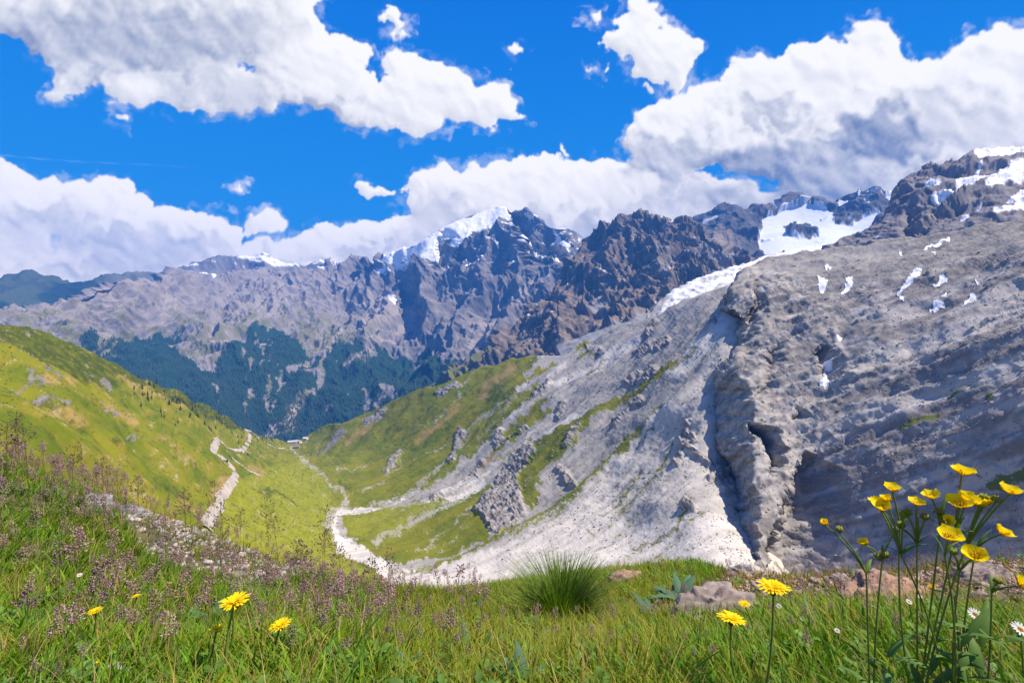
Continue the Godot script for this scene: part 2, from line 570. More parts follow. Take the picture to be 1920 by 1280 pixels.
func make_snow_mountain() -> void:
	var crest := [[-160,612],[-60,600],[0,588],[70,574],[140,552],[200,534],[240,525],[275,536],[305,519],[340,512],[400,509],[450,511],[500,502],[540,507],[600,499],[640,492],[676,483],[702,491],[735,478],[785,456],[830,430],[868,410],[905,395],[930,388],[948,389],[958,399],[988,392],[1003,404],[1028,424],[1060,432],[1090,440],[1110,462],[1180,500]]
	var foot := [[-160,700],[300,800],[480,880],[640,870],[760,800],[900,720],[1060,640],[1180,600]]
	var far := [[-160,610,5200],[0,588,5400],[120,600,5200],[240,525,6300],[60,680,4600],[250,640,5400],[200,720,4600],[350,700,4900],[400,509,8200],[400,600,6300],[470,620,5700],[500,502,8400],[440,760,4400],[540,830,4200],[545,700,4900],[560,600,6200],[620,560,7000],[676,483,7700],[640,680,5100],[640,780,4200],[650,850,4000],[720,600,5900],[700,720,4600],[735,478,7200],[780,620,5500],[785,456,6800],[770,780,4000],[840,700,4400],[868,410,6900],[860,560,5900],[930,388,7000],[940,480,6400],[930,620,5000],[1003,404,6700],[1000,560,5500],[1030,500,5900],[1090,440,6700],[1080,560,5600],[1180,500,6600],[1180,600,5200]]
	var snow := Cover.new(-160, 370, 1190, 890)
	snow.poly([[712,490],[735,475],[785,453],[830,427],[868,407],[905,392],[930,385],[950,387],[958,402],[948,412],[932,418],[915,428],[900,436],[882,440],[866,452],[852,468],[842,462],[846,446],[836,452],[828,470],[820,490],[800,494],[788,488],[770,490],[752,500],[740,496],[725,500]], 1.0)
	snow.poly([[980,402],[996,401],[1002,412],[990,412]], 0.9)
	snow.poly([[1030,430],[1048,440],[1062,455],[1072,468],[1065,478],[1052,470],[1040,455]], 0.85)
	snow.poly([[1085,438],[1095,448],[1086,448]], 0.8)
	snow.line([[712,512],[722,504]], 8, 5, 1.0); snow.line([[716,520],[728,510]], 3, 2, 1.0)
	snow.line([[734,560],[744,552]], 8, 6, 1.0); snow.line([[752,564],[758,560]], 4, 3, 0.9)
	snow.line([[590,506],[612,500]], 8, 6, 1.0); snow.line([[630,496],[640,494]], 3, 3, 0.9); snow.line([[375,512],[408,512]], 5, 3, 0.8); snow.line([[395,520],[406,514]], 6, 3, 0.8)
	snow.line([[1008,525],[1030,524]], 5, 3, 0.9); snow.line([[740,500],[770,478]], 3, 5, 0.7)
	snow.line([[975,428],[982,432]], 6, 3, 0.8)
	var wood := Cover.new(-160, 370, 1190, 890)
	wood.poly([[215,618],[250,616],[290,622],[345,615],[350,622],[320,640],[330,650],[350,670],[372,690],[400,695],[425,665],[455,630],[485,612],[510,605],[535,618],[560,640],[590,665],[615,660],[640,645],[672,650],[690,665],[720,648],[735,655],[770,645],[800,650],[815,680],[850,700],[850,760],[700,860],[600,880],[480,880],[300,780],[190,690],[180,660]], 1.0)
	wood.poly([[140,640],[165,625],[180,640],[190,690],[160,680]], 0.8)
	wood.poly([[800,735],[850,700],[890,690],[870,730]], 1.0)
	wood.poly([[-160,620],[-60,625],[20,640],[60,660],[60,700],[-160,700]], 0.6)
	# gullies and torrents that cut the wood, pale gravel below
	for l in [[[[455,640],[460,690],[465,720],[458,760]],3],[[[475,676],[466,705]],3],[[[486,630],[488,680],[502,700],[498,745],[505,775]],5],[[[508,620],[505,690]],3],[[[555,610],[580,650],[602,665],[600,640]],6],[[[560,625],[590,668]],4],[[[612,672],[600,700],[598,725],[575,745]],7],[[[545,690],[560,680],[585,675]],5],[[[565,700],[600,690]],4],[[[525,690],[520,750],[512,790]],3],[[[470,735],[458,775]],4],[[[400,725],[412,760]],3],[[[620,755],[615,765]],6],[[[685,735],[690,770]],9],[[[725,740],[740,755]],13],[[[705,760],[720,752]],10],[[[770,660],[775,690],[800,700]],4],[[[790,650],[795,690]],4],[[[650,690],[680,660],[720,620]],4],[[[690,668],[705,660]],5],[[[205,650],[182,690]],4],[[[160,650],[140,690]],3]]:
		wood.line(l[0], l[1], l[1], 0.0)
	var pale := Cover.new(-160, 370, 1190, 890)
	pale.poly([[560,735],[575,742],[560,770],[552,785],[555,805],[500,808],[505,800],[530,785],[540,762]], 1.0)
	pale.poly([[290,560],[340,560],[320,600],[280,615],[240,618],[300,590]], 0.8)
	pale.line([[200,600],[195,640],[182,662]], 4, 8, 1.0); pale.line([[130,615],[100,635]], 7, 5, 0.9)
	pale.poly([[670,560],[700,545],[755,560],[755,580],[720,610],[690,640],[665,640],[690,600]], 0.9)
	pale.line([[765,585],[725,625],[690,655],[650,690]], 8, 12, 0.9)
	pale.poly([[500,550],[540,530],[560,560],[510,580],[470,600],[450,620],[400,645],[370,650],[400,620]], 0.45)
	pale.poly([[880,620],[900,590],[930,600],[935,620],[900,650],[870,660]], 0.7)
	pale.line([[1010,530],[990,560],[960,580]], 16, 26, 0.7)
	pale.poly([[385,660],[430,640],[440,655],[410,690],[385,690]], 0.5)
	pale.poly([[500,810],[520,795],[560,790],[556,808]], 1.0)
	pale.poly([[600,640],[640,625],[660,640],[640,652],[610,658]], 0.7)
	wood.blur(5); snow.blur(1); pale.blur(2)
	var comb := fbm(45, 0.045, 4)
	var clefts := [
		[[394,956,1002,60],[415,962,1046,420],[450,974,1064,640],[490,988,1064,600],[535,1010,1052,0]],
		[[428,838,850,0],[450,822,864,260],[480,826,862,360],[505,832,858,0]],
		[[515,752,766,0],[550,755,782,280],[582,757,784,280],[598,760,780,0]],
		[[470,700,715,0],[500,690,720,160],[530,690,712,0]],
		[[455,868,880,0],[480,860,890,200],[510,862,884,0]]]
	var wav := fbm(43, 0.02, 5, FastNoiseLite.FRACTAL_FBM, 0.65)
	var fold := func(u: float, v: float, r: float) -> float: return r + cleft_depth(clefts, u, v, wav.get_noise_2d(v * 1.7, u * 0.6) * 8.0)
	var rid := fbm(41, 0.00075, 7, FastNoiseLite.FRACTAL_RIDGED, 0.56)
	var low := fbm(42, 0.0011, 5)
	var pat := fbm(44, 0.006, 4)
	var relief := func(p: Vector3, u: float, v: float) -> float:
		var steep := smoothstep(620.0, 740.0, u)
		var a := lerpf(240.0, 330.0, steep) * lerpf(0.45, 1.0, smoothstep(820.0, 620.0, v))
		var w := low.get_noise_3dv(p)
		var h := rid.get_noise_3d(p.x * 1.3 + w * 160.0, p.y * 0.32, p.z * 0.8)
		var sn := smoothstep(0.2, 0.7, snow.at(u, v))
		var rim := smoothstep(3.0, 40.0, v - curve_at(crest, u))
		if u > 760.0: a *= lerpf(0.35, 1.0, rim)
		return ((h - 0.32) * a + w * 90.0 * lerpf(0.3, 1.0, rim)) * lerpf(1.0, 0.34, sn)
	var paint := func(p: Vector3, n: Vector3, u: float, v: float) -> Color:
		var x := wav.get_noise_2d(u, v)
		var y := wav.get_noise_2d(u + 311.0, v + 91.0)
		var uu := u + x * 16.0
		var vv := v + y * 16.0
		var k := pat.get_noise_3dv(p)
		var tan_ := smoothstep(760.0, 560.0, u + k * 160.0)
		var rock := c3(0.125, 0.126, 0.14).lerp(c3(0.265, 0.235, 0.215), clampf(0.35 + tan_ * 0.5 + k * 1.2, 0, 1))
		var scree := c3(0.33, 0.29, 0.265)
		var c := rock.lerp(scree, clampf(pale.at(uu, vv) + 0.5 * smoothstep(0.62, 0.8, n.y) * tan_, 0, 1) * 0.9)
		var alp := c3(0.14, 0.145, 0.05)
		c = c.lerp(alp, 0.75 * smoothstep(0.05, 0.35, k + 0.25) * smoothstep(560.0, 610.0, v + x * 60.0) * smoothstep(760.0, 600.0, u))
		var wd := wood.at(uu, vv) + comb.get_noise_2d(u, v * 0.22) * 0.55 * smoothstep(760.0, 660.0, v)
		c = c.lerp(c3(0.022, 0.055, 0.032), smoothstep(0.40, 0.62, wd + k * 0.6) * (1.0 - pale.at(uu, vv)))
		var sn := snow.at(uu, vv)
		c = c.lerp(c3(0.82, 0.83, 0.86), smoothstep(0.40, 0.56, sn + k * 0.6))
		if v < 500 and u > 700 and u < 1100 and n.y > 0.72 and k + y * 0.4 > 0.10: c = c3(0.78, 0.80, 0.83)
		return c
	var s := sheet("mountain", -160, 1180, 1.7, 250, crest, foot, far, relief, paint, 1400.0, fold)
	tag(s.node, "huge mountain with snow dome summit above dark wooded valley slopes", "mountain", "", "structure")
	s.wood = wood
	s.warp = wav
	s.spots = pat
	s.comb = comb
	sheets.snow_mountain = s

func make_glacier_peaks() -> void:
	var crest := [[1250,452],[1285,428],[1312,408],[1335,394],[1358,376],[1380,392],[1398,399],[1414,390],[1430,403],[1450,391],[1480,373],[1496,370],[1510,384],[1530,379],[1558,382],[1590,360],[1612,347],[1640,355],[1662,366],[1685,366],[1710,372],[1760,380]]
	var foot := [[1250,560],[1760,560]]
	var far := [[1250,450,5600],[1358,376,5600],[1300,480,5000],[1400,460,4900],[1430,403,5500],[1490,372,5800],[1500,430,5200],[1480,480,4300],[1612,347,5700],[1600,430,5100],[1560,470,4400],[1760,380,5500],[1760,560,3900],[1250,560,4200],[1500,560,3300]]
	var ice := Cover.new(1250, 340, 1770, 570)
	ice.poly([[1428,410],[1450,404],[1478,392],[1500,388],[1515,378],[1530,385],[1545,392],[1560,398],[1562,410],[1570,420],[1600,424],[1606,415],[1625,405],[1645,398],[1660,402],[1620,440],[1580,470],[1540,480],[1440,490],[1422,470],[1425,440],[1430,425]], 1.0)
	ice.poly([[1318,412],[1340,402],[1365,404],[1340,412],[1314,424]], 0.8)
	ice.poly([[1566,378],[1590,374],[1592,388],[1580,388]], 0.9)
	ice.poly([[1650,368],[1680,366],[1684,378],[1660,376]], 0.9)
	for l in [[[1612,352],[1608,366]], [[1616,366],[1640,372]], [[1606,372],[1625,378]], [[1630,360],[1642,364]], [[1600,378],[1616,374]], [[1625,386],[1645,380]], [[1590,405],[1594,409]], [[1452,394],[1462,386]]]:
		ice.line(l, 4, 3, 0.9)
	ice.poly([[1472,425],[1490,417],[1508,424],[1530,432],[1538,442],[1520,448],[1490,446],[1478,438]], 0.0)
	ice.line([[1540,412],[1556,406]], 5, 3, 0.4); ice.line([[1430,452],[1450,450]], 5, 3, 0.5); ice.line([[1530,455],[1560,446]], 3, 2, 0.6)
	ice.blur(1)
	var rid := fbm(51, 0.0011, 6, FastNoiseLite.FRACTAL_RIDGED, 0.55)
	var pat := fbm(52, 0.008, 3)
	var wav := fbm(53, 0.035, 3)
	var relief := func(p: Vector3, u: float, v: float) -> float:
		return (rid.get_noise_3d(p.x, p.y * 0.5, p.z) - 0.1) * lerpf(130.0, 14.0, smoothstep(0.2, 0.8, ice.at(u, v)))
	var paint := func(p: Vector3, n: Vector3, u: float, v: float) -> Color:
		var k := pat.get_noise_3dv(p)
		var c := c3(0.085, 0.095, 0.115).lerp(c3(0.17, 0.155, 0.15), clampf(0.3 + k, 0, 1))
		if u < 1400: c = c.lerp(c3(0.26, 0.22, 0.19), smoothstep(425.0, 450.0, v + k * 20.0) * smoothstep(1400.0, 1360.0, u))
		return c.lerp(c3(0.62, 0.66, 0.74), smoothstep(0.3, 0.6, ice.at(u + wav.get_noise_2d(u, v) * 7.0, v + wav.get_noise_2d(v, u) * 6.0)))  # snow greyer and bluer here: its shade is put into the colour
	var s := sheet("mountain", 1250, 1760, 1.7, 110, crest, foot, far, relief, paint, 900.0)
	tag(s.node, "row of dark pointed peaks around a hanging snowfield", "mountain", "", "structure")

func make_glacier_tongue() -> void:
	var crest := [[1215,590],[1240,562],[1262,545],[1290,530],[1330,515],[1370,502],[1410,490],[1440,478],[1500,467],[1560,455],[1620,440]]
	var foot := [[1215,640],[1300,600],[1440,540],[1620,520]]
	var far := [[1215,590,2000],[1240,562,2120],[1330,515,2400],[1440,478,2800],[1560,455,3200],[1620,440,3500],[1215,640,1700],[1350,570,1900],[1620,520,2400],[1480,510,2300]]
	var crack := fbm(61, 0.012, 4, FastNoiseLite.FRACTAL_RIDGED)
	var pat := fbm(62, 0.01, 4)
	var relief := func(p: Vector3, u: float, v: float) -> float: return crack.get_noise_2d(p.x * 1.6, p.z * 0.7) * 9.0
	var paint := func(p: Vector3, n: Vector3, u: float, v: float) -> Color:
		var k := pat.get_noise_2d(p.x, p.z)
		var ice := c3(0.72, 0.73, 0.76).lerp(c3(0.42, 0.42, 0.43), smoothstep(0.0, 0.35, k))
		return ice.lerp(c3(0.30, 0.29, 0.285), smoothstep(1262.0, 1240.0, u + k * 20.0 + (v - 560.0) * 0.3))
	var s := sheet("glacier", 1215, 1620, 2.2, 36, crest, foot, far, relief, paint, 200.0)
	tag(s.node, "pale glacier tongue flowing down between dark ridge and grey spur", "glacier", "", "structure")

func make_dark_ridge() -> void:
	var crest := [[780,745],[830,712],[862,688],[905,660],[960,612],[1000,572],[1040,522],[1076,474],[1098,448],[1120,425],[1150,414],[1165,412],[1190,399],[1212,400],[1228,412],[1246,414],[1268,406],[1288,410],[1306,420],[1330,442],[1370,466],[1420,482],[1470,500]]
	var foot := [[780,800],[1000,730],[1200,660],[1470,560]]
	var far := [[780,745,3100],[905,660,3500],[1000,572,3900],[1098,448,4500],[1190,399,4600],[1268,406,4500],[1330,442,4200],[1420,482,3900],[1470,500,3600],[780,800,2500],[900,740,2500],[1000,660,2900],[1000,730,2300],[1100,560,3500],[1150,500,3900],[1200,600,2750],[1250,500,3700],[1100,640,2700],[1330,530,3100],[1200,660,2300],[1470,560,2700]]
	var pale := Cover.new(780, 380, 1480, 810)
	pale.poly([[1120,620],[1180,600],[1250,560],[1300,520],[1380,492],[1480,500],[1480,570],[1200,670],[1060,690],[1040,650],[1080,630]], 1.0)
	pale.poly([[1090,560],[1120,548],[1140,560],[1130,580],[1100,578]], 0.8)
	pale.line([[1230,460],[1260,480],[1250,505],[1215,490]], 10, 14, 0.6)
	pale.poly([[1318,450],[1370,466],[1390,480],[1330,500],[1300,480]], 0.7)
	pale.line([[975,640],[990,632]], 14, 8, 0.7)
	var alp := Cover.new(780, 380, 1480, 810)
	alp.poly([[780,745],[830,712],[905,668],[890,700],[860,740],[780,800]], 1.0)
	alp.line([[945,645],[968,622]], 8, 12, 0.7)
	alp.line([[930,660],[880,700]], 8, 8, 0.5)
	pale.blur(2); alp.blur(2)
	var rid := fbm(71, 0.0018, 7, FastNoiseLite.FRACTAL_RIDGED, 0.58)
	var low := fbm(72, 0.002, 4)
	var pat := fbm(73, 0.012, 4)
	var wav := fbm(74, 0.03, 3)
	var relief := func(p: Vector3, u: float, v: float) -> float:
		var w := low.get_noise_3dv(p)
		var a := lerpf(1.0, 0.12, smoothstep(0.3, 0.8, pale.at(u, v)) * smoothstep(540.0, 600.0, v))
		return ((rid.get_noise_3d(p.x * 1.2 + w * 90.0, p.y * 0.36, p.z * 0.8) - 0.48) * 185.0 + w * 50.0) * a
	var paint := func(p: Vector3, n: Vector3, u: float, v: float) -> Color:
		var k := pat.get_noise_3dv(p)
		var uu := u + wav.get_noise_2d(u, v) * 9.0
		var vv := v + wav.get_noise_2d(v + 99.0, u) * 9.0
		var c := c3(0.105, 0.092, 0.085).lerp(c3(0.25, 0.20, 0.155), clampf(0.35 + k * 1.3, 0, 1))
		c = c.lerp(c3(0.27, 0.265, 0.27), pale.at(uu, vv) * (0.85 + 0.3 * k))
		c = c.lerp(c3(0.13, 0.14, 0.045), smoothstep(0.3, 0.7, alp.at(uu, vv) + k * 0.4))
		if k > 0.52 and n.y > 0.5 and v < 600: c = c3(0.7, 0.7, 0.72)
		return c
	var s := sheet("mountain", 780, 1470, 1.7, 190, crest, foot, far, relief, paint, 800.0)
	tag(s.node, "dark brown craggy ridge in front of the snow dome", "mountain", "", "structure")

func make_right_mountain() -> void:
	var crest := [[1540,480],[1572,464],[1600,442],[1640,415],[1668,392],[1684,368],[1692,350],[1712,332],[1745,312],[1790,304],[1830,298],[1850,288],[1900,276],[1920,270],[2080,222]]
	var foot := [[1540,540],[2080,520]]
	var far := [[1540,480,1900],[1640,415,2050],[1692,350,2250],[1745,312,2400],[1850,288,2500],[2080,222,2700],[1700,420,1850],[1760,380,1950],[1800,430,1700],[1900,360,1950],[1900,430,1650],[2080,330,2000],[1540,540,1500],[1800,520,1450],[2080,520,1400]]
	var snow := Cover.new(1540, 210, 2090, 550)
	snow.poly([[1855,512],[1855,500],[1875,482],[1900,470],[1930,455],[2090,380],[2090,440],[1960,452],[1910,470],[1880,490]], 0.0)
	snow.poly([[1855,410],[1870,395],[1890,382],[1920,366],[2090,320],[2090,392],[1920,400],[1880,408]], 1.0)
	for l in [[[[1835,300],[1870,290],[1910,282],[2000,262]],12],[[[1800,352],[1830,336],[1842,318]],8],[[[1860,352],[1890,340],[1920,335],[2000,320]],9],[[[1752,372],[1790,366],[1812,356]],7],[[[1808,356],[1850,342],[1880,330]],4],[[[1890,326],[1920,312],[1990,290]],14],[[[1850,360],[1880,356]],5],[[[1740,357],[1765,354]],4],[[[1808,414],[1814,411]],6],[[[1836,392],[1842,390]],4],[[[1784,402],[1790,398]],3],[[[1645,444],[1652,448]],4]]:
		snow.line(l[0], l[1] * 1.5, l[1], 1.0)
	snow.line([[1875,396],[1905,382]], 6, 4, 0.0)
	snow.blur(1)
	var rid := fbm(81, 0.0035, 6, FastNoiseLite.FRACTAL_RIDGED, 0.55)
	var low := fbm(82, 0.004, 4)
	var pat := fbm(83, 0.02, 4)
	var wav := fbm(84, 0.04, 3)
	var crag := Cover.new(1540, 210, 2090, 550)
	crag.poly([[1692,440],[1690,405],[1700,390],[1740,375],[1780,362],[1820,358],[1815,385],[1790,400],[1760,415],[1735,440],[1712,446]], 1.0)
	crag.poly([[1694,350],[1712,333],[1745,313],[1800,303],[1845,300],[1830,312],[1800,335],[1760,352],[1720,360],[1690,385]], 0.7)
	crag.blur(3)
	var relief := func(p: Vector3, u: float, v: float) -> float:
		var c := crag.at(u, v)
		return (rid.get_noise_3d(p.x, p.y * 0.8, p.z) - 0.2) * lerpf(38.0, 75.0, c) + low.get_noise_3dv(p) * 30.0 - c * 30.0 * smoothstep(370.0, 410.0, v)
	var paint := func(p: Vector3, n: Vector3, u: float, v: float) -> Color:
		var k := pat.get_noise_3d(p.x, p.y * 2.0, p.z)
		var c := c3(0.14, 0.135, 0.145).lerp(c3(0.255, 0.235, 0.23), clampf(0.5 + k * 1.1, 0, 1))
		var uu := u + wav.get_noise_2d(u, v) * 8.0
		var vv := v + wav.get_noise_2d(v, u) * 5.0
		return c.lerp(c3(0.80, 0.80, 0.82), smoothstep(0.35, 0.6, snow.at(uu, vv) + k * 0.25))
	var s := sheet("mountain", 1540, 2080, 1.8, 120, crest, foot, far, relief, paint, 500.0)
	tag(s.node, "rounded grey mountain shoulder streaked with old snow", "mountain", "", "structure")

func make_valley() -> void:
	var crest := [[-200,588],[-100,594],[0,605],[50,613],[100,632],[150,650],[200,672],[250,698],[300,722],[350,746],[400,771],[450,801],[490,818],[525,826],[545,832],[560,827],[580,815],[600,802],[614,794],[640,797],[662,785],[680,776],[720,758],[760,738],[780,727],[800,724],[815,727],[840,717],[880,694],[900,688],[925,687],[960,672],[1000,668],[1020,670],[1060,665],[1078,648],[1120,632],[1160,610],[1200,596],[1240,585],[1270,570],[1320,552],[1370,535],[1400,505],[1440,484],[1560,470]]
	var foot := [[-200,1130],[200,1130],[560,1150],[1000,1150],[1560,1130]]
	var far := [[-200,590,780],[-100,594,800],[0,605,850],[100,632,900],[200,672,1000],[300,722,1200],[400,772,1550],[450,801,1850],[545,832,2250],[0,720,430],[150,780,520],[300,830,720],[400,850,900],[480,870,1250],[-200,860,150],[0,860,170],[150,940,260],[300,980,400],[420,980,560],[500,960,800],[-200,1130,50],[200,1130,90],[430,1130,200],[560,850,1950],[600,880,1600],[640,930,1250],[620,985,980],[645,1020,840],[700,1050,700],[760,1085,580],[560,1040,640],[680,1130,430],[614,794,2250],[740,750,1980],[800,724,1880],[960,672,1720],[1080,652,1570],[1240,585,1370],[1370,535,1180],[1440,484,1500],[1560,470,1900],[760,860,1500],[900,800,1400],[1050,740,1200],[1200,700,1000],[1350,640,850],[1450,560,1080],[800,960,960],[950,930,860],[1100,860,820],[1250,820,730],[1340,780,700],[1400,780,830],[900,1060,580],[1050,1050,530],[1200,1010,530],[1350,960,515],[1400,900,650],[1440,960,640],[1400,1050,430],[1200,1080,430],[1560,1000,620],[1000,1150,370],[1560,1130,480]]
	var grass := Cover.new(-200, 580, 1570, 1150)
	grass.poly([[-220,555],[0,578],[200,640],[400,740],[555,815],[620,900],[640,940],[625,960],[620,1000],[640,1030],[700,1060],[740,1100],[740,1160],[-220,1160]], 1.0)
	grass.poly([[545,833],[600,795],[700,755],[760,725],[820,715],[880,685],[960,665],[1005,664],[1010,680],[985,700],[965,735],[985,735],[1010,712],[1000,740],[960,775],[930,795],[905,830],[870,860],[850,880],[800,915],[720,945],[640,950],[600,900]], 1.0)
	grass.poly([[640,965],[760,945],[860,935],[950,890],[960,880],[930,940],[890,960],[880,1000],[800,1035],[740,1050],[690,1030],[650,1005]], 0.85)
	grass.poly([[800,1034],[830,1000],[865,965],[900,960],[920,1000],[885,1012],[850,1040]], 1.0)
	grass.poly([[900,1000],[900,985],[915,985],[922,1002],[905,1020]], 1.0)
	grass.poly([[730,1035],[790,1030],[800,1042],[745,1052]], 1.0)
	# tongues of turf on the scree slope
	grass.poly([[1120,768],[1105,800],[1085,820],[1065,850],[1040,868],[1015,890],[1003,945],[990,950],[975,925],[975,900],[985,870],[1000,845],[1040,810],[1080,785]], 1.0)
	grass.line([[1305,655],[1250,690],[1190,730],[1120,768],[1040,815],[985,850]], 7, 16, 1.0)
	for l in [[[[1180,595],[1140,605],[1080,655]],6],[[[1120,655],[1080,670]],9],[[[1135,670],[1100,705]],4],[[[1010,725],[965,760]],12],[[[1020,745],[975,790],[935,830]],10],[[[1030,760],[985,800],[960,830]],5],[[[960,770],[930,805],[880,850]],12],[[[1010,770],[950,830],[900,880]],7],[[[900,880],[960,850],[1000,820]],5],[[[1240,760],[1190,820],[1150,850],[1110,890]],4],[[[1230,795],[1195,835]],6],[[[1200,800],[1120,880],[1060,930],[1010,960]],4],[[[1200,880],[1170,920],[1150,950],[1120,970]],4],[[[1260,830],[1230,880],[1190,930],[1165,965]],4],[[[1300,945],[1270,1000],[1230,1020],[1190,1040]],5],[[[1060,930],[1000,970],[930,1010],[860,1040],[780,1060]],6],[[[1110,890],[1050,950],[960,1005]],4],[[[1150,1020],[1120,1030]],4],[[[1170,1045],[1180,1048]],7],[[[1110,1000],[1100,990]],4],[[[740,1068],[800,1062],[830,1050]],5],[[[960,770],[1000,740]],8],[[[1040,680],[1000,700],[960,730]],6]]:
		grass.line(l[0], l[1], l[1], 0.95)
	# bare streaks and washes in the turf
	var wash := Cover.new(-200, 580, 1570, 1150)
	for l in [[[[545,838],[572,866],[600,892],[628,914],[652,930]],5,8],[[[650,938],[628,950],[620,965],[618,988],[630,1010],[652,1025],[690,1040],[715,1055],[735,1080],[750,1105]],12,30],[[[622,955],[700,945],[755,930],[790,905],[830,872],[852,848],[885,806]],11,4],[[[740,936],[780,920],[800,905]],4,3],[[[620,964],[700,958],[780,950],[840,932],[900,895],[930,870]],7,4],[[[700,1016],[740,998],[780,972],[830,950],[872,930],[905,900]],10,12],[[[705,1008],[745,985]],3,3],[[[675,925],[720,902],[742,878],[756,862]],4,2],[[[630,885],[690,875]],3,2],[[[798,1028],[828,992],[880,958],[915,938]],4,4],[[[812,1030],[850,1000],[900,950]],2,3],[[[830,925],[870,905],[900,880],[960,850],[1010,800]],4,4],[[[880,1010],[860,1030],[840,1040]],8,8],[[[900,690],[870,720],[850,755],[810,790],[770,815]],4,2],[[[985,720],[920,780],[870,810],[800,850]],3,3],[[[935,760],[900,790],[880,812]],6,4],[[[985,755],[930,815],[885,850]],4,4]]:
		wash.line(l[0], l[1], l[2], 1.0)
	wash.poly([[1020,985],[1080,945],[1130,890],[1180,840],[1230,780],[1290,720],[1340,650],[1400,600],[1570,600],[1570,1160],[1000,1160]], 0.42)
	wash.poly([[720,1075],[760,1060],[860,1045],[950,1022],[1020,985],[1080,945],[1120,915],[1140,940],[1180,985],[1260,990],[1330,970],[1400,990],[1570,1000],[1570,1160],[700,1160]], 0.92)
	wash.line([[1260,760],[1200,830],[1140,900],[1090,960]], 20, 50, 0.75)
	for l in [[[[1420,545],[1370,600],[1300,660],[1260,700]],40],[[[1190,640],[1100,690],[1030,720]],14],[[[1100,770],[1040,800],[990,830]],9],[[[1060,680],[1000,730]],6],[[[1165,660],[1110,700]],12],[[[975,735],[935,790],[890,840]],5]]:
		wash.line(l[0], l[1], l[1] * 0.5, 0.9)
	# outcrops of bare rock
	var crag := Cover.new(-200, 580, 1570, 1150)
	crag.poly([[890,960],[905,930],[935,905],[950,880],[965,860],[1000,835],[1008,850],[985,870],[975,905],[985,950],[965,990],[930,1000],[915,985]], 1.0)
	crag.line([[990,832],[955,870],[930,905]], 8, 8, 1.0)
	for l in [[[[820,738],[860,722]],12],[[[845,860],[860,830],[865,805]],13],[[[720,885],[750,850]],10],[[[600,850],[630,820],[645,812]],10],[[[690,790],[720,768]],12],[[[830,930],[812,938]],6],[[[985,800],[930,840]],5],[[[940,815],[930,828]],14],[[[890,885],[905,865]],12],[[[1225,690],[1185,710],[1180,720]],14],[[[1250,640],[1195,660]],16],[[[1215,630],[1230,600]],10],[[[1030,712],[1000,740]],9],[[[1055,750],[1040,775]],8],[[[1150,790],[1165,775],[1200,745]],11],[[[1060,900],[1075,905],[1050,880]],10],[[[1090,800],[1060,840]],8],[[[1130,660],[1100,650]],10],[[[1300,820],[1270,870]],12],[[[1290,790],[1280,830],[1330,870]],10],[[[1340,870],[1360,930]],14],[[[1370,880],[1330,900]],12],[[[1290,950],[1305,965]],10],[[[1345,600],[1330,610]],10],[[[40,700],[70,720],[20,735]],3],[[[60,755],[90,750],[120,765]],4],[[[190,770],[220,775]],4],[[[160,690],[180,705]],5],[[[250,815],[258,820]],3],[[[70,690],[110,715]],6],[[[200,705],[208,725]],5]]:
		crag.line(l[0], l[1], l[1], 1.0)
	# dry ochre turf
	var dry := Cover.new(-200, 580, 1570, 1150)
	for l in [[[[75,715],[100,730]],10],[[[40,760],[70,780],[110,775],[155,800]],9],[[[190,755],[230,775],[260,790]],9],[[[55,670],[100,705],[140,720]],6],[[[420,900],[405,930]],14],[[[470,875],[490,895]],9],[[[300,815],[345,850],[370,865]],4],[[[230,705],[270,730],[350,770]],4],[[[280,690],[330,720],[350,735]],6],[[[960,690],[920,715],[900,745]],14],[[[930,860],[910,880],[890,895]],16],[[[945,800],[930,830]],12],[[[700,790],[650,830]],10],[[[860,760],[820,800],[780,830]],8],[[[175,850],[220,880]],5],[[[340,920],[380,950]],5]]:
		dry.line(l[0], l[1], l[1], 1.0)
	grass.blur(1); wash.blur(1); crag.blur(1); dry.blur(3)
	var heath_and_shade := Cover.new(-200, 580, 1570, 1150)      # dark dwarf shrubs; the shade along the crest is painted in as well
	heath_and_shade.poly([[-200,580],[0,600],[60,610],[110,632],[200,668],[300,718],[400,768],[470,810],[520,828],[440,806],[400,790],[340,762],[300,745],[250,712],[215,700],[230,720],[190,725],[150,712],[100,690],[50,668],[0,645],[-200,630]], 0.75)
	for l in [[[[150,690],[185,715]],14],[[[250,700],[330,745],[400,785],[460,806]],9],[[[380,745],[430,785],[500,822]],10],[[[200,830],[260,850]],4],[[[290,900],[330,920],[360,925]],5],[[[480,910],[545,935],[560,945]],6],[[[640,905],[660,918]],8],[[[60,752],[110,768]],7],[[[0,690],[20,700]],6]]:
		heath_and_shade.line(l[0], l[1], l[1], 0.8)
	heath_and_shade.blur(3)
	var lush := Cover.new(-200, 580, 1570, 1150)
	lush.poly([[430,900],[500,880],[560,860],[600,890],[625,930],[612,1000],[640,1035],[700,1075],[700,1140],[430,1140],[420,980]], 1.0)
	lush.poly([[650,960],[760,945],[830,930],[800,975],[720,1010],[660,1005]], 0.8)
	lush.blur(8)
	var low := fbm(91, 0.004, 4)
	var mid := fbm(92, 0.02, 4)
	var rid := fbm(93, 0.035, 5, FastNoiseLite.FRACTAL_RIDGED, 0.6)
	var streak := fbm(94, 0.012, 4)
	var pat := fbm(95, 0.008, 4)
	var wav := fbm(96, 0.035, 5, FastNoiseLite.FRACTAL_FBM, 0.65)
	var grain := fbm(97, 0.12, 4, FastNoiseLite.FRACTAL_FBM, 0.6)
	var ax := Vector2(-0.46, -0.89)              # the way the valley runs
